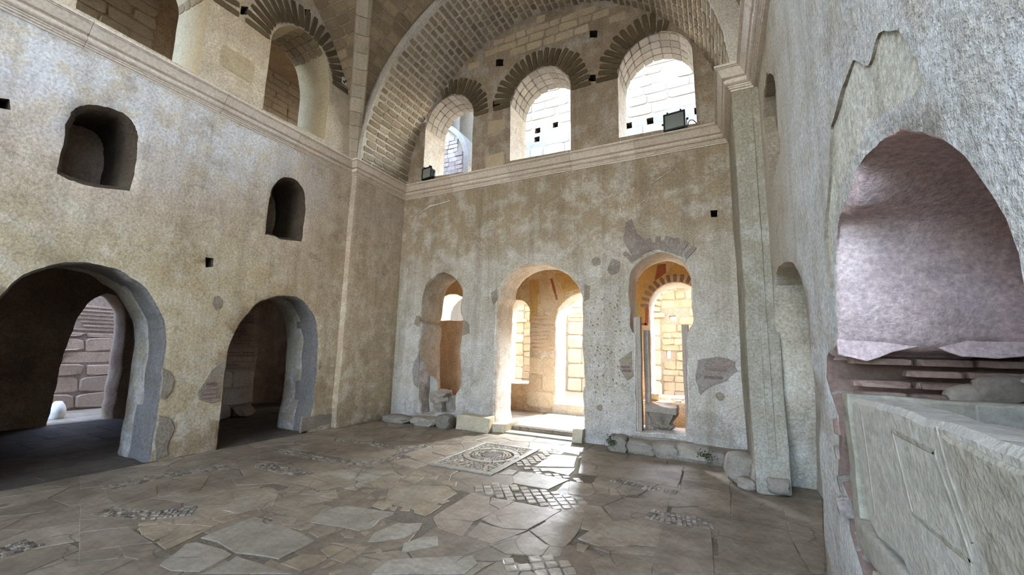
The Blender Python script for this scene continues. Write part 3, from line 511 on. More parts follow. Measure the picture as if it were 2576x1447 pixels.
# ------------------------------------------------------------------ cornice: moulded blocks, mitred at every turn
def cornice(name, path, prof, mat, blk=1.35):
    root = None; n = len(path); nm = []
    for i in range(n-1):
        d = (Vector(path[i+1])-Vector(path[i])).normalized(); nm.append(Vector((d.y, -d.x)))
    def mit(i):
        if i == 0: return nm[0]
        if i == n-1: return nm[-1]
        a, b = nm[i-1], nm[i]; return (a+b)/(1+a.dot(b))
    k = 0
    for i in range(n-1):
        a, b = Vector(path[i]), Vector(path[i+1]); L = (b-a).length; m = max(1, round(L/blk)); cuts = [j/m+(random.uniform(-.12, .12)/m if 0 < j < m else 0) for j in range(m+1)]
        for j in range(m):
            vs = []; sh = random.uniform(-.004, .004)
            for e, t in enumerate((cuts[j], cuts[j+1])):
                g = (.0025 if j else 0) if e == 0 else (-.0025 if j < m-1 else 0)
                p = a.lerp(b, t)+(b-a).normalized()*g
                w = mit(i) if t == 0 else (mit(i+1) if t == 1 else nm[i])
                for dd, z in prof: vs.append((p.x+w.x*(dd+sh*(dd > 0)), p.y+w.y*(dd+sh*(dd > 0)), z))
            q = len(prof); fs = [[x, (x+1) % q, q+(x+1) % q, q+x] for x in range(q)]+[list(range(q))[::-1], list(range(q, 2*q))]
            o = mk('cornice_block', vs, fs, mat, root)
            if root is None: root = empty0(name); o.parent = root
    return root
def empty0(name):
    o = D.objects.new(name, None); COL.objects.link(o); o['kind'] = 'structure'; o.empty_display_size = .1; return o
PROF = [(-.12, 5.12), (.012, 5.12), (.012, 5.145), (.03, 5.147), (.03, 5.17), (.045, 5.172), (.045, 5.19), (.066, 5.194), (.086, 5.208), (.094, 5.228), (.088, 5.25), (.07, 5.262), (.066, 5.275),
        (.11, 5.285), (.165, 5.385), (.18, 5.387), (.18, 5.395), (.2, 5.4), (.2, 5.43), (.0, 5.445), (-.12, 5.445)]
cornice('trim_1', [(LW, -6.2), (LW, PY), (PX0, PY), (PX0, BW), (PX1, BW), (PX1, PY), (.6, PY), (.6, -6.2)], PROF, 'cornice')

# ------------------------------------------------------------------ great arch over the far wall
CX, CZ, R = -3.135, 5.43, 3.47
def ringp(r, th, y): return Vector((CX+r*math.cos(th), y, CZ+r*math.sin(th)))
vs, fs = [], []; NTH = 72
for i in range(NTH+1):
    th = PI*i/NTH
    for r, y in ((R+.6, PY), (R, PY), (R, BW+.05)): vs.append(ringp(r, th, y))
for i in range(NTH):
    for k in range(2): fs.append([i*3+k, i*3+k+1, i*3+4+k, i*3+3+k])
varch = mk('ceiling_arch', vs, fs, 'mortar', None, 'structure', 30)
pil = Pile(); cand = []
ncr = 74
for i in range(ncr):
    th = PI*(i+.5)/ncr; low = min(th, PI-th)
    bw = .30 if low < .42 else .175+.05*random.random(); h = PI*R/ncr*(.80 if low < .42 else .66)
    m = max(3, round((BW-PY-.06)/bw)); y = PY+.03+(random.uniform(0, .09)); ws = (BW-PY-.08)/m
    for j in range(m):
        yy = y+ws*(j+.5)
        if yy > BW-.06: continue
        cand.append((th, yy, ws*random.uniform(.74, .9) if low > .42 else ws*.94, h*random.uniform(.9, 1.06)))
# pieces on the side that faces the viewer singly, the crown and the far haunch that turns away joined
cand.sort(key=lambda c: -c[0])
nb = 0
for th, yy, w, h in cand:
    er = Vector((math.cos(th), 0, math.sin(th))); et = Vector((-math.sin(th), 0, math.cos(th)))
    o = ringp(R, th, yy)
    if (th > 1.75 or th < .42) and nb < 296: piece('brick', o, Y, et, -er, w, h, random.uniform(.008, .02), 'brick_w' if random.random() < max(.1, .9-low*1.6) else 'brick', varch, True); nb += 1
    else: pil.unit(o, Y, et, -er, w, h, .014)
pil.build('crown_bricks', 'brick_i', varch)

# ------------------------------------------------------------------ groin vault over the near bay
VX, VY, VA, VB, VH = -3.1, 2.5, 3.72, 3.35, 3.6
def gz(x, y):
    u, v = (x-VX)/VA, (y-VY)/VB
    return CZ+VH*max(math.sqrt(max(0, 1-u*u)), math.sqrt(max(0, 1-v*v)))
vs, fs = [], []; G = 60
for i in range(G+1):
    for j in range(G+1):
        u = -math.cos(PI*i/G); v = -math.cos(PI*j/G); x, y = VX+VA*u, VY+VB*v; vs.append((x, y, gz(x, y)))
for i in range(G):
    for j in range(G): a = i*(G+1)+j; fs.append([a, a+1, a+G+2, a+G+1])
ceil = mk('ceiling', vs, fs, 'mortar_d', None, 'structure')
pil = Pile(); nb = 0
for web in (0, 1):                                                # courses of the two cells beside the far left rib
    a_, b_ = (VA, VB) if web == 0 else (VB, VA)
    k = 0
    while True:
        th = .05+k*.052; k += 1
        if th > 1.35: break
        s = math.cos(th); z = CZ+VH*math.sin(th)
        # web 0 curves along x and runs along y; web 1 curves along y and runs along x
        if web == 0:
            x = VX-VA*s; p0, p1 = VY+VB*s+.1, PY-.01; tang = Vector((VA*math.sin(th), 0, VH*math.cos(th))).normalized(); nrm = Vector((VH*s, 0, -VA*0-VA*math.sin(th))).normalized()
            nrm = Vector((tang.z, 0, -tang.x)); run = Y
        else:
            y = VY+VB*s; p0, p1 = LW+.01, VX-VA*s-.1; tang = Vector((0, -VB*math.sin(th), VH*math.cos(th))).normalized(); nrm = Vector((0, -tang.z, -(-tang.y)*-1*-1)); nrm = Vector((0, -tang.z, tang.y)); run = X
        L = p1-p0
        if L < .06: continue
        m = max(1, round(L/.33)); off = random.uniform(-.05, .05)
        for j in range(m):
            q = p0+L*(j+.5)/m
            o = Vector((x, q, z)) if web == 0 else Vector((q, y, z))
            w, h = L/m*.93, .052*math.hypot(a_*math.sin(th), VH*math.cos(th))*.84
            if nb < 290 and th < 1.1: piece('brick', o, run, tang, nrm, w, h, .015, 'brick', ceil); nb += 1
            else: pil.unit(o, run, tang, nrm, w, h, .015)
pil.build('upper_bricks', 'brick_i', ceil)
# diagonal rib of pale blocks
def ribp(s): return Vector((VX-VA*s, VY+VB*s, CZ+VH*math.sqrt(max(0, 1-s*s))))
side = Vector((VB, VA, 0)).normalized()*.13
prev = None; tt = [0.0+.075*i for i in range(19)]
for i in range(len(tt)-1):
    vs = []
    for e, th in enumerate((tt[i]+.001, tt[i+1]-.001)):
        s = math.cos(th); p = ribp(s); inw = Vector((.66, -.6, -.25)).normalized() if s > .93 else (Vector((.5, -.45, -.74))).normalized()
        for sg, dp in ((-1.25, -.15), (-1, .05), (-.55, .1), (.55, .1), (1, .05), (1.25, -.15)): vs.append(p+side*sg+inw*dp)
    fs = [[k, (k+1) % 6, 6+(k+1) % 6, 6+k] for k in range(6)]+[[5, 4, 3, 2, 1, 0], [6, 7, 8, 9, 10, 11]]
    mk('rib_block', vs, fs, 'rib', ceil)
# roof of the bay behind: flat, with an open dome hole for daylight, ringed by unseen walls added against the sun
DX0, DX1, DY0, DY1 = -5.0, -1.2, -5.2, -1.4
for lo, hi in (((-8, -6.5, 9.0), (2, DY0, 9.3)), ((-8, DY1, 9.0), (2, VY-VB+.05, 9.3)), ((-8, DY0, 9.0), (DX0, DY1, 9.3)), ((DX1, DY0, 9.0), (2, DY1, 9.3))):
    box('ceiling_bay', lo, hi, 'mortar', kind='structure')
for lo, hi in (((DX0-.3, DY1, 9.3), (DX1+.3, DY1+.3, 11.6)), ((DX0-.3, DY0-.3, 9.3), (DX1+.3, DY0, 11.6)), ((DX0-.3, DY0, 9.3), (DX0, DY1, 11.6)), ((DX1, DY0, 9.3), (DX1+.3, DY1, 11.6))):
    box('added_drum_wall', lo, hi, 'mortar', kind='structure')
box('roof', (-8, VY-VB, 9.3), (2, BW+.6, 9.6), 'mortar', kind='structure')

# ------------------------------------------------------------------ upper part of the far wall: window arches and coursed stone
WIN = [(-5.46, 6.9, .68), (-3.13, 6.9, .685), (-.815, 6.9, .675)]
for ix, (cx, cz, r) in enumerate(WIN):
    nv = 23; r1 = .42 if ix else .40
    for i in range(nv):
        th = -.06+(PI+.12)*(i+.5)/nv; er = Vector((math.cos(th), 0, math.sin(th))); et = Vector((-math.sin(th), 0, math.cos(th)))
        rr = r1*random.uniform(.9, 1.08); o = Vector((cx, BW, cz))+er*(r+.01+rr/2)
        if math.hypot(o.x-CX, o.z-CZ)+rr*.35 > R: rr *= .6; o = Vector((cx, BW, cz))+er*(r+.01+rr/2)
        if math.hypot(o.x-CX, o.z-CZ) > R-.06: continue
        piece('voussoir', o, et, er, -Y, (PI+.12)*(r+rr*.5)/nv*random.uniform(.78, .9), rr, .02, 'vouss', back)
    for i in range(11):                                           # brick soffit of the window
        for j in range(4):
            th = PI*(i+.5)/11; er = Vector((math.cos(th), 0, math.sin(th))); et = Vector((-math.sin(th), 0, math.cos(th)))
            o = Vector((cx, BW+.02+.195*(j+.5), cz))+er*(r+.0)
            piece('brick', o, Y, et, -er, .185, PI*r/11*.93, .012, 'soffit', back)
def freewall(x, z, w, h):
    for cx, cz, r in WIN:
        for a in (-.5, 0, .5):
            px_, pz = x+a*w, z
            if pz > cz and math.hypot(px_-cx, pz-cz) < r+.47+h*.4: return False
            if pz <= cz+.05 and abs(px_-cx) < r+.06: return False
    for a in (-.5, .5):
        if math.hypot(x+a*w-CX, z+h/2-CZ) > R-.03: return False
    for p in HB['put']:
        if abs(x-p[0][0]-.08) < w/2+.08 and abs(z-p[0][1]-.06) < h/2+.09: return False
    return True
z = 5.47
while z < 8.9:
    low = z < 6.75; h = random.uniform(.3, .42) if low else random.uniform(.15, .23)
    x = CX-R+random.uniform(0, .2)
    while x < CX+R:
        w = random.uniform(.34, .62) if low else random.uniform(.2, .46)
        if freewall(x+w/2, z+h/2, w, h): piece('stone', (x+w/2, BW, z+h/2), X, Zv, -Y, w*.93, h*random.uniform(.82, .9), random.uniform(.008, .022), 'tstone', back, True)
        x += w
    z += h
# left wall: voussoirs and brick soffit of the gallery opening, bricks round it
for (cy, cz, r, t0, t1) in ((4.49, 6.9, .64, -.05, PI+.05), (2.215, 6.9, .66, -.05, 1.2)):
    nv = 21
    for i in range(nv):
        th = t0+(PI+.1)*(i+.5)/nv
        if th > t1: continue
        er = Vector((0, math.cos(th), math.sin(th))); et = Vector((0, -math.sin(th), math.cos(th)))
        piece('voussoir', Vector((LW, cy, cz))+er*(r+.23), et, er, X, (PI)*(r+.22)/nv*.78, .43, .022, 'vouss', left)
    for i in range(12):
        for j in range(5):
            th = PI*(i+.5)/12
            if th > t1: continue
            er = Vector((0, math.cos(th), math.sin(th))); et = Vector((0, -math.sin(th), math.cos(th)))
            piece('brick', Vector((LW-.02-.175*(j+.5), cy, cz))+er*r, X, et, -er, .165, PI*r/12*.92, .012, 'brick', left)
z = 5.5
while z < 8.7:                                                    # coursed blocks of the gallery storey
    h = random.uniform(.3, .4) if z < 6.8 else random.uniform(.17, .24); y = 1.0
    while y < 5.75:
        w = random.uniform(.5, .9) if z < 6.8 else random.uniform(.28, .5); yc, zc = y+w/2, z+h/2
        okk = all(not (abs(yc-c) < r+w/2+.03 and zc < 6.95) and math.hypot(max(0, abs(yc-c)-w/2), zc-6.9) > r+.5 for c, r in ((4.49, .64), (2.215, .66)))
        v = (yc-VY)/VB
        if abs(v)+w/2/VB < 1 and okk and zc+h/2 < CZ+VH*math.sqrt(max(0, 1-(abs(v)+w/2/VB)**2)):
            piece('stone', (LW, yc, zc), Y, Zv, X, w*.97, h*.95, random.uniform(.004, .014), 'ashlar' if z < 6.8 else 'tstone', left, z > 6.8)
        y += w
    z += h
# ------------------------------------------------------------------ floor
floor = mk('floor', [(-11.2, -6.3, 0), (2.2, -6.3, 0), (2.2, 7.6, 0), (-7.4, 7.6, 0), (-7.4, 9.5, 0), (-11.2, 9.5, 0), (2.2, -6.3, -.2), (-11.2, -6.3, -.2)],
    [[0, 1, 2, 3, 4, 5], [0, 7, 6, 1]], 'fbase', None, 'structure')
for i, (tone, p) in enumerate(SLABS):
    sz = max(max(q[0] for q in p)-min(q[0] for q in p), max(q[1] for q in p)-min(q[1] for q in p))
    o = plate('floor_slab', FF, p, -.01, .007+.003*random.random(), 'f%d' % tone, floor, .004, .012 if sz > .4 else .006, i, .14 if sz > .4 else .07)
def segd(p, a, b):
    p, a, b = Vector(p), Vector(a), Vector(b); d = b-a; t = max(0, min(1, (p-a).dot(d)/max(1e-9, d.dot(d)))); return (p-a-d*t).length
MX0, MX1, MY0, MY1 = -3.66, -2.64, 4.82, 6.42
def blocked(p, m=0.):
    if any(inside(p, s) for _, s in SLABS) or any(inside(p, t) for t in TILES): return True
    if any(segd(p, b[i], b[i+1]) < w/2+m for w, b in BANDS for i in range(len(b)-1)): return True
    return MX0-.05 < p[0] < MX1+.05 and MY0-.05 < p[1] < MY1+.05
# broken marble between the slabs: cells of a cracked pavement
rf = random.Random(11); sites = []
gx = -6.7
while gx < 1.0:
    gy = .9
    while gy < 7.3:
        sites.append((gx+rf.uniform(-.17, .17), gy+rf.uniform(-.17, .17))); gy += .44
    gx += .44
nf = 0; sites = [s for s in sites if not blocked(s, -.06)]
for i, s in enumerate(sites):
    c = [(s[0]-.42, s[1]-.42), (s[0]+.42, s[1]-.42), (s[0]+.42, s[1]+.42), (s[0]-.42, s[1]+.42)]
    for j, t in enumerate(sites):
        if j == i or abs(t[0]-s[0]) > 1 or abs(t[1]-s[1]) > 1: continue
        nx, ny = t[0]-s[0], t[1]-s[1]; m = (nx*(s[0]+t[0])+ny*(s[1]+t[1]))/2; out = []
        for k in range(len(c)):
            a, b = c[k], c[(k+1) % len(c)]; da, db = nx*a[0]+ny*a[1]-m, nx*b[0]+ny*b[1]-m
            if da <= 0: out.append(a)
            if (da < 0) != (db < 0) and da != db: q = da/(da-db); out.append((a[0]+(b[0]-a[0])*q, a[1]+(b[1]-a[1])*q))
        c = out
        if len(c) < 3: break
    if len(c) < 3: continue
    ce = (sum(p[0] for p in c)/len(c), sum(p[1] for p in c)/len(c))
    c = [(ce[0]+(p[0]-ce[0])*.975, ce[1]+(p[1]-ce[1])*.975) for p in c]
    c = [(min(1.0, max(-6.78, p[0])), min(7.32, p[1])) for p in c]
    if nf < 240: plate('floor_fragment', FF, c, -.01, .003+.003*rf.random(), 'ffill' if rf.random() < .7 else 'f0', floor, .004, .012, i, .12); nf += 1
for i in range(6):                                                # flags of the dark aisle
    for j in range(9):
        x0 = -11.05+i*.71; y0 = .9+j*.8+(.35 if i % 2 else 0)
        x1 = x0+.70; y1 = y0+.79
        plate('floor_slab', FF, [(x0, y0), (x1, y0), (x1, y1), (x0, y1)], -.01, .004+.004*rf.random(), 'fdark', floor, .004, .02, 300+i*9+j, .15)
# strips of small cut stones
pil = Pile()
for w, b in BANDS:
    for i in range(len(b)-1):
        a, c = Vector(b[i]), Vector(b[i+1]); d = (c-a).normalized(); nn = Vector((-d.y, d.x)); L = (c-a).length; s = 0
        while s < L:
            l = random.uniform(.035, .06); k = -w/2
            while k < w/2:
                q = random.uniform(.03, .05)
                if random.random() < .86:
                    m = a+d*(s+l/2)+nn*(k+q/2); pil.unit(Vector((m.x, m.y, 0)), (d.x, d.y, 0), (nn.x, nn.y, 0), Zv, l*.84, q*.84, .010+.006*random.random())
                k += q
            s += l
pil.build('tessera_strips', 'tess', floor)
pil = Pile()
for poly in TILES:
    xs = [p[0] for p in poly]; ys = [p[1] for p in poly]; a = math.radians(38); e1 = Vector((math.cos(a), math.sin(a))); e2 = Vector((-math.sin(a)*.95, math.cos(a))); q = .105
    c = Vector(((min(xs)+max(xs))/2, (min(ys)+max(ys))/2)); nn = int(3.5/q)
    for i in range(-nn, nn):
        for j in range(-nn, nn):
            p = c+e1*(i*q)+e2*(j*q)
            if inside(p, poly) and random.random() < .93: pil.unit(Vector((p.x, p.y, 0)), (e1.x, e1.y, 0), (e2.x, e2.y, 0), Zv, q*.86, q*.86, .010+.005*random.random())
pil.build('lozenge_tiles', 'tess_p', floor)
# the framed mosaic with a roundel in front of the doorway
for x0, y0, x1, y1 in ((MX0, MY0, MX1, MY0+.1), (MX0, MY1-.1, MX1, MY1), (MX1-.09, MY0+.1, MX1, MY1-.1), (MX0, MY0+.1, MX0+.07, MY1-.1)):
    plate('marble_strip', FF, [(x0, y0), (x1, y0), (x1, y1), (x0, y1)], -.01, .02, 'f1', floor, .006, .004, 3, .2)
pil = Pile(); mc = Vector(((MX0+MX1)/2+.02, (MY0+MY1)/2+.08)); y = MY0+.11
while y < MY1-.11:
    x = MX0+.08
    while x < MX1-.1:
        rr = (Vector((x, y))-mc).length
        if rr > .45:
            pil.unit(Vector((x+random.uniform(-.006, .006), y, 0)), (1, 0, 0), (0, 1, 0), Zv, .036, .036, .012+.005*random.random())
        x += .044
    y += .044
for r, n in ((.19, 20), (.24, 24), (.285, 28)):
    for i in range(n):
        a = 2*PI*i/n; pil.unit(Vector((mc.x+r*math.cos(a), mc.y+r*math.sin(a), 0)), (-math.sin(a), math.cos(a), 0), (math.cos(a), math.sin(a), 0), Zv, 2*PI*r/n*.9, .036, .017)
for i in range(12):
    a0, a1 = 2*PI*i/12+.012, 2*PI*(i+1)/12-.012
    plate('ring_strip', FF, [(mc.x+r*math.cos(a0+(a1-a0)*q/3), mc.y+r*math.sin(a0+(a1-a0)*q/3)) for r, qs in ((.43, (0, 1, 2, 3)), (.34, (3, 2, 1, 0))) for q in qs], -.01, .02, 'f1', floor, .004)
pil.build('mosaic_roundel', 'tess_p', floor)
plate('roundel_disc', FF, [(mc.x+.155*math.cos(2*PI*i/20), mc.y+.15*math.sin(2*PI*i/20)) for i in range(20)], -.01, .014, 'fdark', floor, .006)
# doorway: threshold, step and the two worn jamb blocks
plate('threshold_slab', FF, [(-4.0, 7.28), (-2.2, 7.28), (-2.2, 7.62), (-4.0, 7.62)], -.01, .03, 'f1', floor, .01, .008, 2, .2)
bl = tag(box('jamb_block', (-4.1, 7.24, 0), (-3.72, 7.86, .17), 'ashlar', bev=.02, jit=.02, cuts=3), 'low worn stone block at the left foot of the bright central doorway', 'stone block')
bl = tag(box('jamb_block', (-2.36, 7.2, 0), (-2.17, 7.42, .24), 'ashlar', bev=.02, jit=.02, cuts=3), 'small upright stone at the right foot of the bright central doorway', 'stone block')
tag(box('plinth_block', (-4.72, 7.08, 0), (-3.98, 7.36, .29), 'ashlar', bev=.025, jit=.02, cuts=4), 'long pale stone plinth block at the wall foot left of the central doorway', 'stone block')
# ------------------------------------------------------------------ narthex behind the far wall
NY, NZ = 9.6, .1
nfl = mk('floor_narthex', [(-8, 7.6, NZ), (2, 7.6, NZ), (2, 10.45, NZ), (-8, 10.45, NZ), (-8, 7.6, -.2), (2, 7.6, -.2), (2, 10.45, -.2), (-8, 10.45, -.2)], [[0, 1, 2, 3], [0, 4, 5, 1], [7, 6, 5, 4], [1, 5, 6, 2], [2, 6, 7, 3], [3, 7, 4, 0]], 'f2', None, 'structure')
for k in range(5):
    for j in range(3):
        x0 = -5.2+k*.75+random.uniform(-.05, .05); y0 = 7.64+j*.62
        plate('floor_slab', FF, [(x0, y0), (x0+.72, y0), (x0+.72, y0+.58), (x0, y0+.58)], NZ-.01, NZ+.012, 'f1', nfl, .008, .01, k*3+j, .2)
FN = Fr((0, NY, 0), (1, 0, 0), (0, 0, 1), (0, -1, 0))
nar = wall('wall_narthex', FN, [(-8, 0), (2, 0), (2, 5), (-8, 5)],
    [H(arch(-7.3, -6.05, 2.35, 2.5), m=1, cham=.02), H(arch(-5.05, -4.25, .74, 2.5), m=1, cham=.02, amp=.03, jit=.012), H(arch(-3.58, -2.1, .12, 2.28), m=1, cham=.02, amp=.03, jit=.016), H(arch(-1.34, -.2, .64, 2.58), m=1, cham=.02, jit=.01)],
    .8, ['narthex', 'reveal', 'sunwall'], step=.3)
wall('wall_narthex_left', Fr((-7.6, 0, 0), (0, 1, 0), (0, 0, 1), (1, 0, 0)), [(7.9, 0), (10.4, 0), (10.4, 5), (7.9, 5)], [], .2, ['narthex', 'narthex'])
wall('wall_narthex_right', Fr((1.2, 0, 0), (0, 1, 0), (0, 0, 1), (-1, 0, 0)), [(7.9, 0), (10.4, 0), (10.4, 5), (7.9, 5)], [], .2, ['narthex', 'narthex'])
vs, fs = [], []                                                   # barrel vault of the narthex
for i in range(17):
    a = PI*i/16
    for x in (-8, 2): vs.append((x, 8.875-.76*math.cos(a), 3.5+.75*math.sin(a)))
for i in range(16): fs.append([i*2, i*2+1, i*2+3, i*2+2])
mk('ceiling_narthex', vs, fs, 'narthex', None, 'structure', 60)
box('roof_narthex', (-8, 8.05, 4.6), (2, 10.4, 5.0), 'court', kind='structure')
# ashlar foot and brick bands of the pier between the openings
for x0, x1, z0, z1 in ((-4.25, -3.95, 1.02, 1.42), (-3.9, -3.6, 1.02, 1.42), (-4.27, -3.92, .62, 1.0), (-3.9, -3.62, .62, 1.0), (-4.3, -3.62, .2, .6)):
    piece('stone', ((x0+x1)/2, NY, (z0+z1)/2), X, Zv, -Y, x1-x0, z1-z0, .02, 'narstone', nar)
for k in range(9):
    piece('brick', (-3.93, NY, 1.62+k*.1), X, Zv, -Y, .62, .06, .008, 'narbrick', nar)
for k, (m, t, pp) in enumerate((('ochre', .006, [(-4.28, 2.3), (-4.14, 2.3), (-4.06, 2.7), (-4.04, 3.4), (-4.32, 3.4), (-4.27, 2.75)]), ('palep', .008, [(-3.98, 2.66), (-3.66, 2.5), (-3.5, 2.75), (-3.52, 3.1), (-3.7, 3.4), (-4.02, 3.4)]),
    ('redp', .012, [(-3.56, 2.84), (-3.5, 2.86), (-3.66, 3.4), (-3.74, 3.4)]), ('ochre', .006, [(-3.42, 2.98), (-3.0, 3.12), (-2.2, 3.14), (-2.2, 3.5), (-3.6, 3.5)]), ('redp', .01, [(-2.92, 3.16), (-2.84, 3.16), (-2.82, 3.45), (-2.9, 3.45)]),
    ('ochre', .006, [(-1.9, 2.3), (-1.4, 2.28), (-1.38, 2.8), (-1.2, 3.08), (-.9, 3.28), (-.3, 3.25), (-.2, 3.6), (-1.9, 3.6)]), ('redp', .012, [(-1.44, 2.2), (-1.37, 2.2), (-1.35, 2.62), (-1.41, 2.66)]), ('redp', .012, [(-1.72, 2.22), (-1.4, 2.2), (-1.4, 2.26), (-1.72, 2.28)]),
    ('redp', .014, [(-1.2, 3.2), (-.95, 3.38), (-.95, 3.58), (-1.12, 3.56)]), ('greenp', .012, [(-1.72, 2.3), (-1.56, 2.3), (-1.58, 2.72), (-1.74, 2.7)]))):
    plate('fresco_patch', FN, pp, 0, t, m, nar, .003, .012, k+3, .1)
for k in range(15):                                               # red brick arch over the right opening
    th = PI*(k+.5)/15; er = Vector((math.cos(th), 0, math.sin(th))); et = Vector((-math.sin(th), 0, math.cos(th)))
    piece('voussoir', Vector((-.77, NY, 2.58))+er*.67, et, er, -Y, .075, .17, .014, 'redbrick', nar)
box('step_narthex', (-3.62, NY-.05, 0), (-2.05, 10.42, .33), 'courtpale', kind='structure', bev=.02, jit=.01, cuts=2)
box('added_lamp_arm', (-3.085, 10.3, 3.56), (-3.035, 11.24, 3.61), 'black', nar, bev=.008)  # arm and housing added for the unseen court lamp
box('added_lamp_housing', (-3.26, 11.22, 3.12), (-2.86, 11.34, 3.58), 'black', nar, bev=.02)
# ------------------------------------------------------------------ open court beyond: sunlit walls seen through every opening
mk('floor_court', [(-14, 10.4, .3), (14, 10.4, .3), (14, 13.05, .3), (-14, 13.05, .3)], [[0, 1, 2, 3]], 'courtpale', None, 'structure')
OY = 13.0
FO = Fr((0, OY, 0), (1, 0, 0), (0, 0, 1), (0, -1, 0))
SW = [[(-1.24, 2.56), (-1.06, 2.56), (-1.06, 2.7), (-1.24, 2.7)], [(-1.36, 1.45), (-1.24, 1.45), (-1.24, 1.65), (-1.36, 1.65)]]
UP = [[(x, 8.95), (x+.2, 8.95), (x+.2, 9.17), (x, 9.17)] for x in (-2.4, -1.72, -.98, -.3)]+[[(x, 9.4+dz), (x+.2, 9.4+dz), (x+.2, 9.6+dz), (x, 9.6+dz)] for x, dz in ((-6.3, 0), (-5.7, .15), (-5.0, .2), (-5.72, -.2))]
outer = wall('wall_court', FO, [(-14, 0), (5, 0), (5, 13.5), (-14, 13.5)],
    [H(p, m=1, cham=.0, jit=.01, rows=2) for p in SW]+[H(p, d=.35, blind=True, m=2, cham=0, jit=.012, rows=2) for p in UP]+[H([(c-1.2, 3.9), (c+1.2, 3.9), (c+1.2, 7.9), (c-1.2, 7.9)], m=3, cham=0, rows=2) for c in (-5.9, -3.3, -.7, 1.9)], .4, ['court', 'sunwall', 'hole', 'court'], step=.5, amp=.02)  # wide upper openings added, unseen, so sky light reaches the doorway floor
for x in (-14.3, 5.0): box('added_court_end', (x, 8.1, 5.0), (x+.3, 13.5, 13.4), 'court', kind='structure')  # unseen end walls added to keep side sky light off the court
box('added_court_roof', (-14, 8.8, 13.4), (5, 13.5, 13.6), 'court', kind='structure')  # unseen roof added to cut sky light on the upper court wall
def course(x0, x1, z0, z1, wr, hr, mat, loose, parent=outer, fr=FO, skip=()):
    z = z0
    while z < z1-.02:
        h = min(random.uniform(*hr), z1-z); x = x0
        while x < x1-.02:
            w = min(random.uniform(*wr), x1-x)
            if x1-x-w < wr[0]*.4: w = x1-x
            c = fr(x+w/2, z+h/2)
            if not any(abs(x+w/2-sum(q[0] for q in p)/4) < w/2+.09 and abs(z+h/2-sum(q[1] for q in p)/4) < h/2+.1 for p in skip):
                piece('stone', c, fr.u, fr.v, fr.n, w*.965, h*.95, random.uniform(.012, .05), mat, parent, loose)
            x += w
        z += h
course(-4.4, -2.6, .3, 3.6, (.4, .7), (.35, .5), 'courtpale', False)
course(-6.6, -6.0, .3, 3.4, (.55, .6), (.3, .42), 'courtpale', False)
course(-6.0, -5.1, .3, 4.0, (.22, .45), (.18, .34), 'courtstone', True)
course(-1.46, .1, .3, 4.1, (.24, .5), (.16, .3), 'courtstone', True, skip=SW)
course(-1.82, -1.5, .3, 2.62, (.3, .32), (.4, .5), 'courtpale', False)
piece('impost_block', FO(-1.62, 2.72), X, Zv, -Y, .5, .16, .16, 'courtpale', outer)
piece('impost_block', FO(-3.4, 2.75), X, Zv, -Y, 1.9, .14, .1, 'courtpale', outer)
piece('impost_block', FO(-6.25, 2.6), X, Zv, -Y, .75, .14, .1, 'courtpale', outer)
for k in range(9):
    th = PI*.5+PI*.5*(k+.5)/9; er = Vector((math.cos(th), 0, math.sin(th))); et = Vector((-math.sin(th), 0, math.cos(th)))
    piece('voussoir', Vector((-.5, OY, 2.8))+er*1.12, et, er, -Y, .16, .26, .06, 'courtstone', outer)
course(-3.2, .2, 8.6, 12.2, (.5, .95), (.3, .42), 'courtup', False, skip=UP)
course(-7.2, -4.0, 8.6, 12.2, (.5, .95), (.3, .42), 'courtup', False, skip=UP)
# cross wall with an arch, seen through the left upper window
cw = wall('wall_cross', Fr((0, 11.0, 0), (1, 0, 0), (0, 0, 1), (0, -1, 0)), [(-12, 5), (-7.42, 5), (-7.38, 8.0), (-7.5, 8.6), (-7.72, 9.0), (-8.05, 9.35), (-8.05, 12), (-12, 12)], [], .5, ['sunwall', 'court'], step=.4)
course(-8.4, -7.5, 7.2, 8.3, (.22, .36), (.13, .18), 'passage', False, cw, Fr((0, 11.0, 0), (1, 0, 0), (0, 0, 1), (0, -1, 0)))
course(-8.4, -7.72, 8.3, 8.9, (.22, .36), (.13, .18), 'passage', False, cw, Fr((0, 11.0, 0), (1, 0, 0), (0, 0, 1), (0, -1, 0)))
vs, fs = [], []
for i in range(11):
    a = (PI/2)*i/10; c, s = math.cos(a), math.sin(a)
    for r in (1.6, 1.78):
        for y in (10.9, 11.6): vs.append((-9.0+r*c, y, 7.9+r*s*.95))
for i in range(10):
    for a, b in ((0, 1), (1, 3), (3, 2), (2, 0)): fs.append([i*4+a, i*4+b, i*4+4+b, i*4+4+a])
vs0 = len(vs); vs += [(-7.4, 10.9, 5), (-7.4, 11.6, 5), (-7.22, 10.9, 5), (-7.22, 11.6, 5)]
for a, b in ((0, 1), (1, 3), (3, 2), (2, 0)): fs.append([vs0+a, vs0+b, b, a])
mk('arch_band', vs, fs, 'court', cw, smooth=40)

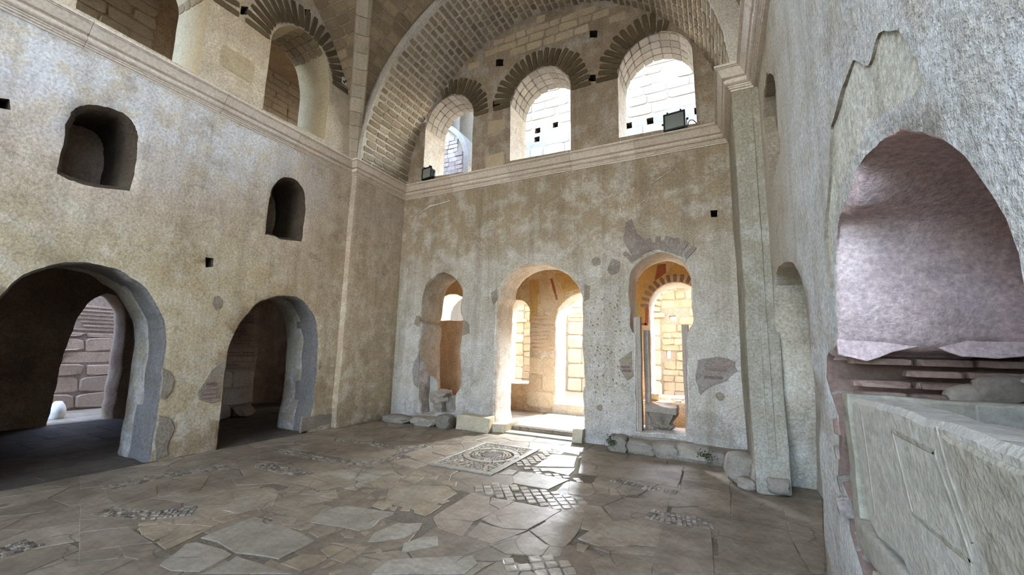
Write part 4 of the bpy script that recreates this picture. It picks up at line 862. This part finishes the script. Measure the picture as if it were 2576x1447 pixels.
# ------------------------------------------------------------------ aisle and gallery behind the left wall
AXW = -11.1
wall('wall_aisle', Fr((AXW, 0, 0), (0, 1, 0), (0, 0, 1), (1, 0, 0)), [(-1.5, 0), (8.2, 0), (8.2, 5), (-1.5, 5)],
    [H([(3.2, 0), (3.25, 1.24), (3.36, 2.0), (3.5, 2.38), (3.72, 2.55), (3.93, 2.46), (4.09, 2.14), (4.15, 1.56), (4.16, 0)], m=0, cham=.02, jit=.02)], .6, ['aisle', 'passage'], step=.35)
box('wall_aisle_pier', (AXW, 4.7, 0), (-9.75, 6.1, 3.5), 'aisle', kind='structure', jit=.03, cuts=6)
ap = D.objects['wall_aisle_pier']
for k, (x, y, sx, sy, sz) in enumerate(((-9.47, 5.2, .46, .5, .35), (-9.45, 5.72, .4, .44, .28), (-9.5, 4.76, .36, .34, .22))):
    tag(rock('rubble_block', (x, y, sz*.4), (sx, sy, sz), 'passage', None, k, 2, .3), ['largest broken block', 'broken block at the right end', 'smallest broken block'][k]+' of the rubble inside the smaller arch', 'stone block')
def on_pier(nm, y, z, w, h, t, mat):
    o = piece(nm, (0, 0, 0), Y, Zv, X, w, h, t, mat, ap, True); o.matrix_basis = ap.matrix_basis.inverted() @ (Matrix.Translation((-9.75, y, z)) @ Matrix((Y*w, Zv*h, X*t)).transposed().to_4x4())
for z, h, cuts in ((.2, .36, (4.72, 5.3, 6.08)), (.58, .4, (4.72, 5.15, 5.6, 6.08))):
    for a, b in zip(cuts, cuts[1:]): on_pier('stone', (a+b)/2, z+h/2-.0, (b-a)*.97, h*.95, .04, 'passage')
for k in range(20):
    y = 4.75+random.uniform(0, .1)
    while y < 6.0:
        w = random.uniform(.3, .5)
        if y+w < 6.1 and random.random() < .8: on_pier('brick', y+w/2, 1.03+k*.07, w*.95, .045, .02, 'redbrick')
        y += w
wall('wall_aisle_end', Fr((0, 8.0, 0), (1, 0, 0), (0, 0, 1), (0, -1, 0)), [(-11.3, 0), (-7.6, 0), (-7.6, 9), (-11.3, 9)],
    [H(arch(-9.6, -7.75, .0, 2.0), m=0, cham=.02), H(arch(-10.3, -7.9, 5.3, 7.6), m=0, cham=.02)], .4, ['aisle', 'passage'], step=.4)
wall('wall_aisle_near', Fr((0, -.4, 0), (1, 0, 0), (0, 0, 1), (0, 1, 0)), [(-11.2, 0), (-7.6, 0), (-7.6, 9.3), (-11.2, 9.3)],
    [H(arch(-10.3, -7.9, 5.3, 7.6), m=0, cham=.02)], .4, ['aisle', 'aisle'], step=.5)
box('ceiling_aisle', (-11.4, -.8, 3.3), (-7.6, 8.1, 5.0), 'aisle', kind='structure')
wall('wall_gallery', Fr((-10.6, 0, 0), (0, 1, 0), (0, 0, 1), (1, 0, 0)), [(-3, 5), (8.2, 5), (8.2, 9.4), (-3, 9.4)], [], .3, ['gallery', 'gallery'], step=.5)
box('ceiling_gallery', (-11, -.8, 9.0), (-7.6, 8.2, 9.3), 'gallery', kind='structure')
gw = D.objects['wall_gallery']
FG = Fr((-10.6, 0, 0), (0, 1, 0), (0, 0, 1), (1, 0, 0))
course(5.2, 7.9, 7.0, 9.0, (.4, .6), (.16, .22), 'tstone', True, gw, FG)
course(1.2, 3.6, 7.4, 9.0, (.4, .7), (.22, .3), 'tstone', True, gw, FG)
# lit passage wall beyond the aisle door
pw = wall('wall_passage', Fr((-13.3, 0, 0), (0, 1, 0), (0, 0, 1), (1, 0, 0)), [(-2, 0), (9, 0), (9, 3.6), (-2, 3.6)], [], .3, ['patch_p', 'patch_p'], step=.4)
course(3.4, 5.6, .0, 1.75, (.5, .95), (.22, .4), 'passage', True, pw, Fr((-13.3, 0, 0), (0, 1, 0), (0, 0, 1), (1, 0, 0)))
for k in range(7): piece('brick', (-13.3, 4.6, 1.82+k*.09), Y, Zv, X, random.uniform(.8, 1.6), .04, .02, 'passage', pw)
mk('floor_passage', [(-13.4, -2, -.02), (-11.2, -2, -.02), (-11.2, 9, -.02), (-13.4, 9, -.02)], [[0, 1, 2, 3]], 'f1', None, 'structure')
sk = mk('white_sack', *(lambda b: (b[0], b[1]))((lambda n: ([(-12.2+.17*math.cos(2*PI*i/n)*(.8, 1, .98, .78, .4)[j]*(1+.12*math.sin(i*2.1+j)), 3.64+.14*math.sin(2*PI*i/n)*(.8, 1, .95, .75, .4)[j], -.02+.085*j) for j in range(5) for i in range(n)],
     [[j*n+i, j*n+(i+1) % n, (j+1)*n+(i+1) % n, (j+1)*n+i] for j in range(4) for i in range(n)]+[[4*n+i for i in range(n)]]))(10)), 'white', smooth=70)
tag(sk, 'small white bag on the lit floor beyond the dark aisle door', 'bag')
# ------------------------------------------------------------------ bared masonry where plaster fell
def patch(par, fr, poly, mat, bricks=None, seed=1, z=.012, bm='redbrick', bh=.055, bw=.2):
    """bared area: a skin of mortar with the brick courses standing out of it"""
    plate('bared_patch', fr, poly, -.02, z, mat, par, .008, .02, seed, .07)
    if bricks:
        us = [p[0] for p in poly]; vs = [p[1] for p in poly]; v = min(vs)+bh*.6
        while v < max(vs):
            u = min(us)+random.uniform(0, bw*.5)
            while u < max(us):
                w = bw*random.uniform(.7, 1.3)
                if all(inside((u+a*w, v+b*bh), poly) for a in (0, 1) for b in (-.5, .5)): piece('brick', fr(u+w/2, v, z), fr.u, fr.v, fr.n, w*.92, bh*.72, .012, bm, par)
                u += w
            v += bh*1.15
patch(left, FL, [(2.99, 1.24), (3.06, 1.18), (3.13, 1.05), (3.12, .91), (3.05, .82), (3.0, .86)], 'patch', True, 3)
patch(left, FL, [(3.79, 1.32), (3.7, 1.28), (3.59, 1.19), (3.5, 1.02), (3.44, .89), (3.48, .77), (3.65, .7), (3.77, .71), (3.785, 1.01)], 'patch', True, 4)
patch(left, FL, [(5.44, 1.3), (5.5, 1.3), (5.51, 1.15), (5.44, 1.13)], 'patch', True, 5)
patch(left, FL, [(3.48, 2.28), (3.56, 2.32), (3.64, 2.24), (3.62, 2.12), (3.54, 2.08), (3.47, 2.16)], 'patch', None, 6, .006)
patch(left, FL, [(3.02, .6), (3.16, .55), (3.22, .4), (3.17, .2), (3.2, .05), (3.05, .03), (3.01, .3)], 'patch', None, 7, .01)
patch(left, FL, [(5.2, .3), (5.9, .28), (5.86, .1), (5.2, .02)][::-1], 'patch', None, 8, .008)
patch(back, FB, [(-1.43, 3.6), (-1.4, 3.93), (-1.28, 4.0), (-1.2, 3.7), (-.98, 3.5), (-.62, 3.58), (-.5, 3.5), (-.46, 3.22), (-.6, 3.29), (-.85, 3.38), (-1.08, 3.32), (-1.26, 3.2)], 'patch_p', None, 9, .008)
for k in range(9):
    th = .7+1.75*(k+.5)/9; er = Vector((math.cos(th), 0, math.sin(th))); et = Vector((-math.sin(th), 0, math.cos(th)))
    piece('voussoir', Vector((-.84, BW-.008, 2.78))+er*.72, et, er, -Y, .085, .24, .008, 'patch_p', back)
patch(back, FB, [(-.3, 1.5), (.0, 1.56), (.24, 1.49), (.27, 1.34), (.1, 1.2), (-.1, 1.1), (-.28, .95), (-.33, 1.2)], 'patch_p', True, 10, bw=.3)
patch(back, FB, [(-1.65, 3.29), (-1.5, 3.22), (-1.53, 3.02), (-1.66, 2.96), (-1.74, 3.08)], 'patch_p', None, 11, .006)
patch(back, FB, [(-1.52, 1.47), (-1.33, 1.62), (-1.31, 1.2), (-1.42, 1.12), (-1.54, 1.3)], 'patch', True, 12)
patch(back, FB, [(-4.16, 2.75), (-4.02, 2.85), (-4.0, 2.6), (-4.1, 2.5)][::-1], 'patch', None, 13, .01)
patch(back, FB, [(-2.19, 2.85), (-2.05, 2.8), (-2.08, 2.55), (-2.18, 2.52)][::-1], 'patch', None, 14, .008)
patch(back, FB, [(-6.1, 2.3), (-5.99, 2.3), (-5.97, 2.05), (-6.12, 2.1)][::-1], 'patch', None, 15, .015)
patch(back, FB, [(-6.12, 1.1), (-5.95, 1.5), (-5.93, .7), (-6.05, .8)][::-1], 'patch_p', None, 16, .01)
patch(back, FB, [(-4.82, 2.2), (-4.66, 2.1), (-4.64, 1.9), (-4.82, 1.85)][::-1], 'patch', None, 17, .006)
for k, (x, z, r) in enumerate(((-1.95, 3.24, .09), (.0, .95, .07), (-1.9, .62, .05))): patch(back, FB, [(x+r*math.cos(i*.7), z+r*math.sin(i*.7)) for i in range(9)], 'patch', None, 20+k, .005)
# long ragged edge of the thicker upper plaster on the far wall
for k, (pts) in enumerate(([(-1.6, 4.75), (-1.45, 4.4), (-1.5, 4.1), (-1.38, 3.95)], [(-.55, 4.8), (-.9, 4.62), (-1.05, 4.3), (-1.22, 4.18)], [(-5.3, 4.9), (-5.9, 4.85), (-6.2, 4.7)])):
    pp = [(a+.015*math.sin(i*2), b) for i, (a, b) in enumerate(pts)]; pp += [(a+.025, b+.02) for a, b in reversed(pts)]
    plate('plaster_edge', FB, pp, -.01, .018, 'reveal', back, .004, .02, k+40, .06)
# right wall: bare voussoir field round the tomb arch, brick courses of its left jamb, socket in the doorway niche
FJ = Fr((RW, 3.2, 0), (1, 0, 0), (0, 0, 1), (0, -1, 0))
for k in range(9):
    x = .04+random.uniform(0, .05)
    while x < 1.2:
        w = random.uniform(.22, .36)
        if random.random() < .85: piece('brick', FJ(x+w/2, 1.06+k*.065, .02), FJ.u, FJ.v, FJ.n, w*.93, .042, .05, 'redbrick', right)
        x += w
plate('plaster_edge', Fr((RW, 3.04, 0), (1, 0, 0), (0, 0, 1), (0, -1, 0)), [(.0, 1.7), (.0, 1.62), (.12, 1.59), (.24, 1.64), (.4, 1.68), (.52, 1.62), (.66, 1.6), (.8, 1.63), (1.2, 1.6), (1.2, 1.7)][::-1], -.02, .006, 'pink', right, .004, .012, 61, .06)
JL = [(3.0, .0), (3.0, .45), (3.21, .59), (3.17, .79), (3.37, .87), (3.29, 1.07), (3.21, 1.24), (3.32, 1.35), (3.45, 1.47)]
for k in range(34):                                               # broken stones in the tomb's left jamb
    z = random.uniform(.3, 1.45); x = random.uniform(.03, .13) if k % 3 else random.uniform(.1, .4); s = random.uniform(.07, .16)
    yj = next((a[0]+(b[0]-a[0])*(z-a[1])/(b[1]-a[1]) for a, b in zip(JL, JL[1:]) if a[1] <= z <= b[1]), 3.2)
    piece('stone', Vector((RW+.02+x, yj+.012, z)), X, Zv, -Y, s*1.5, s*.8, random.uniform(.015, .04), random.choice(('redbrick', 'rubble', 'patch_p')), right, True)
so = box('socket', (.985, 5.18, 1.44), (1.02, 5.5, 1.6), 'hole', right, bev=.01, jit=.01)
# letters once scratched in the pink plaster of the tomb niche
def scratch(strokes, o, u, v, n, mat, par):
    for a, b in strokes:
        a, b = Vector(a), Vector(b); d = (b-a); c = (a+b)/2
        piece('scratch', o+u*c.x+v*c.y, (u*d.x+v*d.y).normalized(), (u*-d.y+v*d.x).normalized(), n, d.length, .004, .003, mat, par)
so_, su, sv, sn = Vector((.80, 3.005, 2.42)), X, Zv, -Y
scratch([((0, 0), (0, .09)), ((0, .09), (.05, 0)), ((.05, 0), (.05, .09)), ((.08, 0), (.1, .09)), ((.1, .09), (.13, .02)), ((.15, 0), (.15, .09)), ((.15, .09), (.18, .03)), ((.18, .03), (.21, .09)), ((.21, .09), (.22, 0))], so_, su, sv, sn, 'patch_p', right)

# ------------------------------------------------------------------ rubble footing along the wall, moss on it
k = 0
foot = [(-1.52, 7.12, .3, .34, .26, 'brown footing stone with moss on its left side, nearest the central doorway'), (-1.16, 7.1, .4, .36, .22, 'second footing stone from the central doorway under the narrow opening'),
        (-.78, 7.08, .36, .36, .24, 'rounded footing stone below the carved capital'), (-.4, 7.08, .42, .4, .24, 'broad footing stone below the right post of the narrow opening'),
        (-.02, 7.05, .4, .36, .2, 'pale flat footing stone at the room corner, right of the moss'), (.2, 6.75, .36, .5, .24, 'footing stone in the corner against the right pier')]
for x, y, sx, sy, sz, lb in foot:
    rock('footing_stone', (x, y, sz*.42), (sx*1.15, sy, sz*1.1), 'rubble', back, k+3, 3, .22); k += 1
box('wall_footing', (-1.62, 7.16, 0), (.34, 7.37, .2), 'rubble', back, bev=.03, jit=.05, cuts=8).name = 'footing'
cor = [(.2, 6.2, .2, .34, .4, .34, 'square brown stone at the near foot of the right pier'), (.42, 6.08, .15, .26, .26, .3, 'mossy round stone at the near foot of the right pier'), (.24, 5.98, .06, .2, .2, .14, 'small pale stone on the floor before the right pier'),
       (.56, 5.9, .12, .24, .24, .2, 'grey stone between the right pier and the niche')]
cor[0] = (.2, 6.3, .17, .36, .46, .38, cor[0][6])
for x, y, z, sx, sy, sz, lb in cor:
    o = rock('footing_stone', (x, y, z), (sx, sy, sz), 'rubble', pr, k+5, 3, .2); o.matrix_basis = pr.matrix_basis.inverted() @ Matrix.Translation((x, y, z)); k += 1
def moss(x, y, z, sx, sz, lb):
    p = Pile(); rr = random.Random(int(abs(x)*100))
    for i in range(240):
        a = Vector((x+rr.gauss(0, sx*.4), y+rr.uniform(-.05, .04), z+rr.gauss(0, sz*.4))); q = rr.uniform(.012, .022); an = rr.uniform(0, 6.3)
        d = Vector((math.cos(an), -.6, math.sin(an))).normalized()*q; s = Vector((-math.sin(an), 0, math.cos(an)))*q*.5
        p.add([a-s, a+s, a+d+Vector((0, -.012, .006))], [[0, 1, 2]])
    o = p.build('moss', 'moss', None); tag(o, lb, 'moss')
moss(-1.6, 6.97, .16, .12, .12, 'tuft of green moss on the footing beside the central doorway')
moss(-.22, 6.9, .12, .17, .08, 'patch of green moss on the footing near the room corner')
# left corner: earth and stones below the left niche
for x, y, sx, sy, sz, lb in ((-6.2, 7.1, .7, .4, .16, 'flat grey stone on the floor in the left corner below the niche'), (-5.5, 7.12, .6, .36, .2, 'dark flat stone below the leaning slab in the left niche'), (-4.98, 7.1, .36, .34, .3, 'rough upright stone between the left niche and the plinth block')):
    rock('footing_stone', (x, y, sz*.4), (sx, sy, sz), 'rubble', back, k+9, 3, .22); k += 1
rb = box('niche_sill', (-5.95, 7.3, 0), (-4.9, 8.1, .16), 'rubble', back, bev=.02, jit=.04, cuts=5)
# leaning slab and carved fragment in the left niche
o = box('leaning_slab', (-.17, -.04, 0), (.17, .04, .8), 'sarc', bev=.02, jit=.02, cuts=4)
me = o.data
for v in me.vertices:
    if v.co.z > .15: v.co.z -= max(0, (v.co.x+.05))**2*3.2*(v.co.z/.4)
o.matrix_world = Matrix.Translation((-5.86, 7.74, .55)) @ Matrix.Rotation(-.09, 4, 'X'); tag(o, 'tall pale marble slab leaning inside the left niche', 'stone slab')
fr_ = empty('carved_fragment', (0, 0, 0), 'broken carved capital standing in the left niche beside the leaning slab', 'carved stone')
rock('block', (-5.42, 7.55, .3), (.3, .34, .34), 'capital', fr_, 3, 3, .25); rock('carved_top', (-5.42, 7.54, .55), (.46, .4, .26), 'capital', fr_, 8, 3, .4)
place(fr_, (-5.42, 7.55, .14))
tag(rock('broken_stone', (-5.12, 7.62, .36), (.3, .34, .46), 'rubble', None, 21, 3, .4), 'jagged sunlit stone at the right edge of the left niche', 'stone')
# ------------------------------------------------------------------ narrow right opening: posts, sill, capital, ledge and papers
sill = box('opening_sill', (-1.34, 7.3, 0), (-.4, 8.2, .22), 'rubble', back, bev=.015, jit=.03, cuts=5)
def post(x0, x1, y0, y1, z0, z1, lb):
    e = empty('marble_post', (0, 0, 0), lb, 'stone post')
    box('shaft', (x0, y0, z0), (x1, y1, z1), 'post', e, bev=.012, jit=.012, cuts=4)
    box('fillet', (x0+.02, y0-.015, z0), (x0+.05, y0+.01, z1-.03), 'post', e, bev=.006, jit=.004, cuts=3)
    place(e, ((x0+x1)/2, (y0+y1)/2, z0))
post(-1.3, -1.19, 7.4, 7.56, .2, 2.22, 'grey marble post at the left side of the narrow right opening')
post(-1.19, -1.1, 7.72, 7.9, .2, 2.0, 'brown marble post set deeper behind the left grey post')
post(-.52, -.42, 7.4, 7.6, .2, 2.08, 'grey marble post at the right side of the narrow right opening')
jr = box('jamb_masonry', (-.42, 7.42, 0), (-.28, 7.62, 1.95), 'niche_r', back, bev=.02, jit=.04, cuts=6)
cp = empty('carved_capital', (0, 0, 0), 'weathered carved stone capital standing in the narrow right opening', 'capital')
def lathe(name, prof, c, mat, par, n=28, leaf=0.):
    vs, fs = [], []
    for r, z in prof:
        for i in range(n):
            a = 2*PI*i/n; k = r*(1+leaf*.12*math.cos(a*8)*(1 if leaf else 0)); sq = max(abs(math.cos(a)), abs(math.sin(a))); k /= (1-.35*(1-1/ (1+0))) if False else 1
            k *= 1+(.0 if not leaf else .10*(1/sq-1)); q = noise.noise(Vector((a*2, z*9, 2)))*.014
            vs.append((c[0]+(k+q)*math.cos(a), c[1]+(k+q)*math.sin(a), c[2]+z))
    m = len(prof)
    for j in range(m-1):
        for i in range(n): fs.append([j*n+i, j*n+(i+1) % n, (j+1)*n+(i+1) % n, (j+1)*n+i])
    fs += [list(range(n)), [(m-1)*n+i for i in range(n)]]
    return mk(name, vs, fs, mat, par, smooth=40)
cc = (-.9, 7.68, .21)
lathe('base_drum', [(.14, 0), (.155, .02), (.15, .1), (.155, .13)], cc, 'capital', cp)
lathe('bell', [(.15, .12), (.155, .18), (.15, .22), (.18, .27), (.225, .34), (.24, .4)], cc, 'capital', cp, 40, 1.)
for i in range(8):
    a = 2*PI*i/8+.3; e = Vector((math.cos(a), math.sin(a), 0)); t = Vector((-math.sin(a), math.cos(a), 0)); b = Vector(cc)
    vs = [b+e*.145+t*-.06+Zv*.11, b+e*.145+t*.06+Zv*.11, b+e*.2+t*.065+Zv*.15, b+e*.2-t*.065+Zv*.15, b+e*.23+t*.03+Zv*.16, b+e*.23-t*.03+Zv*.16, b+e*.17+t*.05+Zv*.2, b+e*.17-t*.05+Zv*.2]
    mk('acanthus_leaf', vs, [[0, 1, 2, 3], [3, 2, 4, 5], [5, 4, 6, 7], [0, 3, 5, 7], [1, 6, 4, 2], [0, 7, 6, 1]], 'capital', cp)
box('abacus', (cc[0]-.25, cc[1]-.23, cc[2]+.38), (cc[0]+.25, cc[1]+.23, cc[2]+.5), 'capital', cp, bev=.03, jit=.04, cuts=5)
place(cp, cc)
ld = box('ledge', (-1.5, 9.2, .0), (0, 9.65, .6), 'narthex', nar, bev=.02, jit=.03, cuts=5)
tag(rock('ledge_stone', (-1.24, 9.38, .68), (.22, .24, .2), 'courtstone', None, 4, 2, .2), 'rounded tan stone on the ledge behind the carved capital', 'stone')
for k, (x, y, a, lb) in enumerate(((-1.0, 9.34, .2, 'leftmost'), (-.79, 9.33, -.1, 'middle'), (-.58, 9.35, .2, 'rightmost'))):
    vs = []; n = 5
    for i in range(n):
        for j in range(n): vs.append((i/(n-1)*.17-.085, j/(n-1)*.14-.07, .02*math.sin(i*1.4+k)*math.cos(j+k)+.03))
    fs = [[i*n+j, i*n+j+1, (i+1)*n+j+1, (i+1)*n+j] for i in range(n-1) for j in range(n-1)]
    o = mk('paper_sheet', vs, fs, 'paper', smooth=60); o.location = (x, y, .6); o.rotation_euler = (0, 0, a)
    md = o.modifiers.new('thickness', 'SOLIDIFY'); md.thickness = .002
    tag(o, lb+' crumpled white sheet on the ledge behind the carved capital', 'paper', 'papers on the ledge')
# ------------------------------------------------------------------ tomb in the right wall
sc = empty('sarcophagus', (0, 0, 0), 'broken carved marble sarcophagus set in the arched recess of the right wall', 'sarcophagus')
FS = Fr((.62, 0, 0), (0, 1, 0), (0, 0, 1), (-1, 0, 0))
out = [(2.8, 1.36), (2.74, 1.395), (2.41, 1.405), (2.24, 1.41), (1.93, 1.40), (1.72, 1.41), (1.55, 1.4), (1.41, 1.395), (1.1, 1.39), (.9, 1.38), (.88, .55), (1.5, .6), (2.0, .66), (2.2, .74), (2.28, .8), (2.57, .77), (2.69, .82), (2.72, .91), (2.75, 1.0), (2.77, 1.25)]
fp = plate('front_panel', FS, out, -.15, .0, 'sarc', sc, .025, .008, 5, .06)
def bar(pts, w, t, nm, mt='sarc_d'):
    for i in range(len(pts)-1):
        a, b = Vector(pts[i]), Vector(pts[i+1]); d = (b-a).normalized(); n = Vector((-d.y, d.x))*w/2
        q = [(a-n), (b-n), (b+n), (a+n)]; plate(nm, FS, [(p.x, p.y) for p in q], -.02, t, mt, sc, .004, .004, i, .05)
bar([(2.64, 1.36), (2.6, 1.1), (2.58, .88)], .022, .003, 'corner_moulding')
bar([(2.24, 1.31), (1.86, 1.3)], .022, .003, 'frame_moulding'); bar([(1.88, 1.3), (1.72, 1.03)], .022, .003, 'frame_moulding'); bar([(2.24, 1.31), (2.12, 1.03)], .022, .003, 'frame_moulding'); bar([(2.12, 1.035), (1.72, 1.03)], .022, .003, 'frame_moulding')
bar([(1.84, 1.385), (1.8, 1.26), (1.7, 1.09)], .022, .003, 'frame_moulding')
plate('rough_face', FS, [(1.78, 1.36), (1.7, 1.2), (1.6, 1.02), (1.5, .9), (.95, .9), (.95, 1.35)][::-1], -.01, .012, 'sarc_d', sc, .012, .015, 7, .06)
FE = Fr((0, 2.93, 0), (1, 0, 0), (0, 0, 1), (0, -1, 0))
plate('end_panel', FE, [(.64, .7), (1.75, .7), (1.75, 1.385), (1.3, 1.39), (.64, 1.4)], -.12, .0, 'sarc_d', sc, .015, .006, 8, .08)
plate('end_repair', FE, [(1.1, .7), (1.75, .7), (1.75, 1.36), (1.36, 1.39), (1.14, 1.38)], -.02, .012, 'sarc', sc, .008, .006, 9, .08)
box('back_panel', (1.75, .9, .7), (1.9, 3.0, 1.38), 'sarc', sc, bev=.02, jit=.01, cuts=3)
box('bottom', (.62, .9, .6), (1.9, 2.95, .75), 'sarc', sc, bev=.02, jit=.01, cuts=3)
place(sc, (1.2, 2., .6))
tag(box('support_block', (.6, 2.05, .31), (1.1, 2.72, .6), 'ashlar', bev=.03, jit=.04, cuts=5), 'brown stone block under the broken lower corner of the sarcophagus', 'stone block')
box('masonry_bed', (.66, 1.2, 0), (1.6, 2.95, .3), 'rubble', right, bev=.03, jit=.05, cuts=5)
for k2, (x, y, z, s, lb) in enumerate(((1.32, 3.1, 1.45, .16, 'pale lump of rubble behind the sarcophagus end, left'), (1.46, 3.08, 1.47, .14, 'round lump of rubble behind the sarcophagus end, at the frame edge'), (1.2, 3.12, 1.41, .12, 'dark small lump of rubble behind the sarcophagus end'))):
    tag(rock('rubble_stone', (x, y, z), (s*1.5, s, s), 'rubble', None, 30+k2, 2, .3), lb, 'stone', 'rubble behind the sarcophagus')
# ------------------------------------------------------------------ floodlights on the window sills
def flood(loc, rz, tilt, w, h, label):
    root = empty('floodlight', (0, 0, 0), label, 'floodlight'); d = .14
    box('housing', (-w*.42, .0, .1), (w*.42, d, .1+h*.86), 'black', root, bev=.02)
    for nm, lo, hi in (('frame', (-w/2, -.03, .07), (w/2, .0, .1)), ('frame', (-w/2, -.03, .07+h), (w/2, 0, .1+h)), ('frame', (-w/2, -.03, .1), (-w/2+.028, 0, .07+h)), ('frame', (w/2-.028, -.03, .1), (w/2, 0, .07+h))):
        box(nm, lo, hi, 'black', root, bev=.004)
    box('glass_pane', (-w/2+.02, -.018, .095), (w/2-.02, -.006, .075+h), 'glass', root)
    box('reflector', (-w*.4, -.004, .12), (w*.4, .004, .06+h), 'white', root)
    for s in (-1, 1):
        box('clip', (s*w*.3-.012, -.034, .09+h), (s*w*.3+.012, .01, .125+h), 'black', root, bev=.003)
        box('bracket_arm', (s*(w/2+.008)-.006, .03, .0), (s*(w/2+.008)+.006, .06, .1+h*.55), 'black', root, bev=.002)
        bm = bmesh.new(); bmesh.ops.create_cone(bm, segments=14, radius1=.02, radius2=.02, depth=.03, cap_ends=True); me = D.meshes.new('knob'); bm.to_mesh(me); bm.free()
        o = link('knob', me, 'black', root); o.matrix_basis = Matrix.Translation((s*(w/2+.025), .045, .1+h*.5)) @ Matrix.Rotation(PI/2, 4, 'Y')
    box('bracket_base', (-w/2-.014, .02, 0), (w/2+.014, .07, .012), 'black', root, bev=.002)
    box('gear_box', (-w*.4, .0, .012), (w*.4, d*.9, .1), 'black', root, bev=.01)
    fr0 = [c for c in root.children if c.name.startswith('frame')]; arms = [c for c in root.children if c.name.startswith('bracket_arm')]
    for c in list(root.children):
        for pre, par in (('clip', fr0[1]), ('knob', None)):
            if c.name.startswith(pre):
                q = par or min(arms, key=lambda a: abs(a.matrix_basis.translation.x-c.matrix_basis.translation.x))
                mb = c.matrix_basis.copy(); c.parent = q; c.matrix_basis = q.matrix_basis.inverted() @ mb
    root.location = loc; root.rotation_euler = (tilt, 0, rz)
flood((-.5, 7.3, 5.445), -.12, .0, .37, .3, 'black floodlight standing in the right upper window')
flood((-5.95, 7.27, 5.445), -.15, .0, .32, .26, 'black floodlight standing in the left upper window')
# cable of the right floodlight
cp_ = [Vector(p) for p in ((-.285, 7.36, 5.56), (-.28, 7.34, 5.62), (-.25, 7.31, 5.65), (-.2, 7.31, 5.64), (-.16, 7.33, 5.6), (-.13, 7.37, 5.57), (-.1, 7.42, 5.57))]
vs, fs = [], []
for i, p in enumerate(cp_):
    d = (cp_[min(i+1, 6)]-cp_[max(i-1, 0)]).normalized(); a = d.cross(Y).normalized(); b = d.cross(a)
    for k in range(8): vs.append(p+(a*math.cos(k*PI/4)+b*math.sin(k*PI/4))*.008)
for i in range(6):
    for k in range(8): fs.append([i*8+k, i*8+(k+1) % 8, i*8+8+(k+1) % 8, i*8+8+k])
tag(mk('cable', vs, fs, 'black', smooth=60), 'black cable loop on the sill beside the right floodlight', 'cable')
# survey targets stuck on the masonry
def target(loc, u, v, n, lb):
    root = empty('survey_target', loc, lb, 'target', 'survey targets on the masonry'); s = .075
    u, v, n = Vector(u), Vector(v), Vector(n); fr = Fr((0, 0, 0), u, v, n)
    plate('plate', fr, [(-s, -s), (s, -s), (s, s), (-s, s)], 0, .006, 'white', root, .002)
    for k in (0, 1):
        q = [(0, 0)]+[(.05*math.cos(k*PI+i*PI/12), .05*math.sin(k*PI+i*PI/12)) for i in range(7)]
        plate('mark', fr, q, .004, .009, 'ink', root, .001)
target((-6.18, 7.31, 7.1), X, Zv, -Y, 'small white target at the left foot of the left window arch')
target((-.02, 7.31, 7.16), X, Zv, -Y, 'small white target at the right end of the right window arch')
target((LW+.04, 5.42, 7.08), Y, Zv, X, 'small white target at the right end of the gallery arch on the left wall')
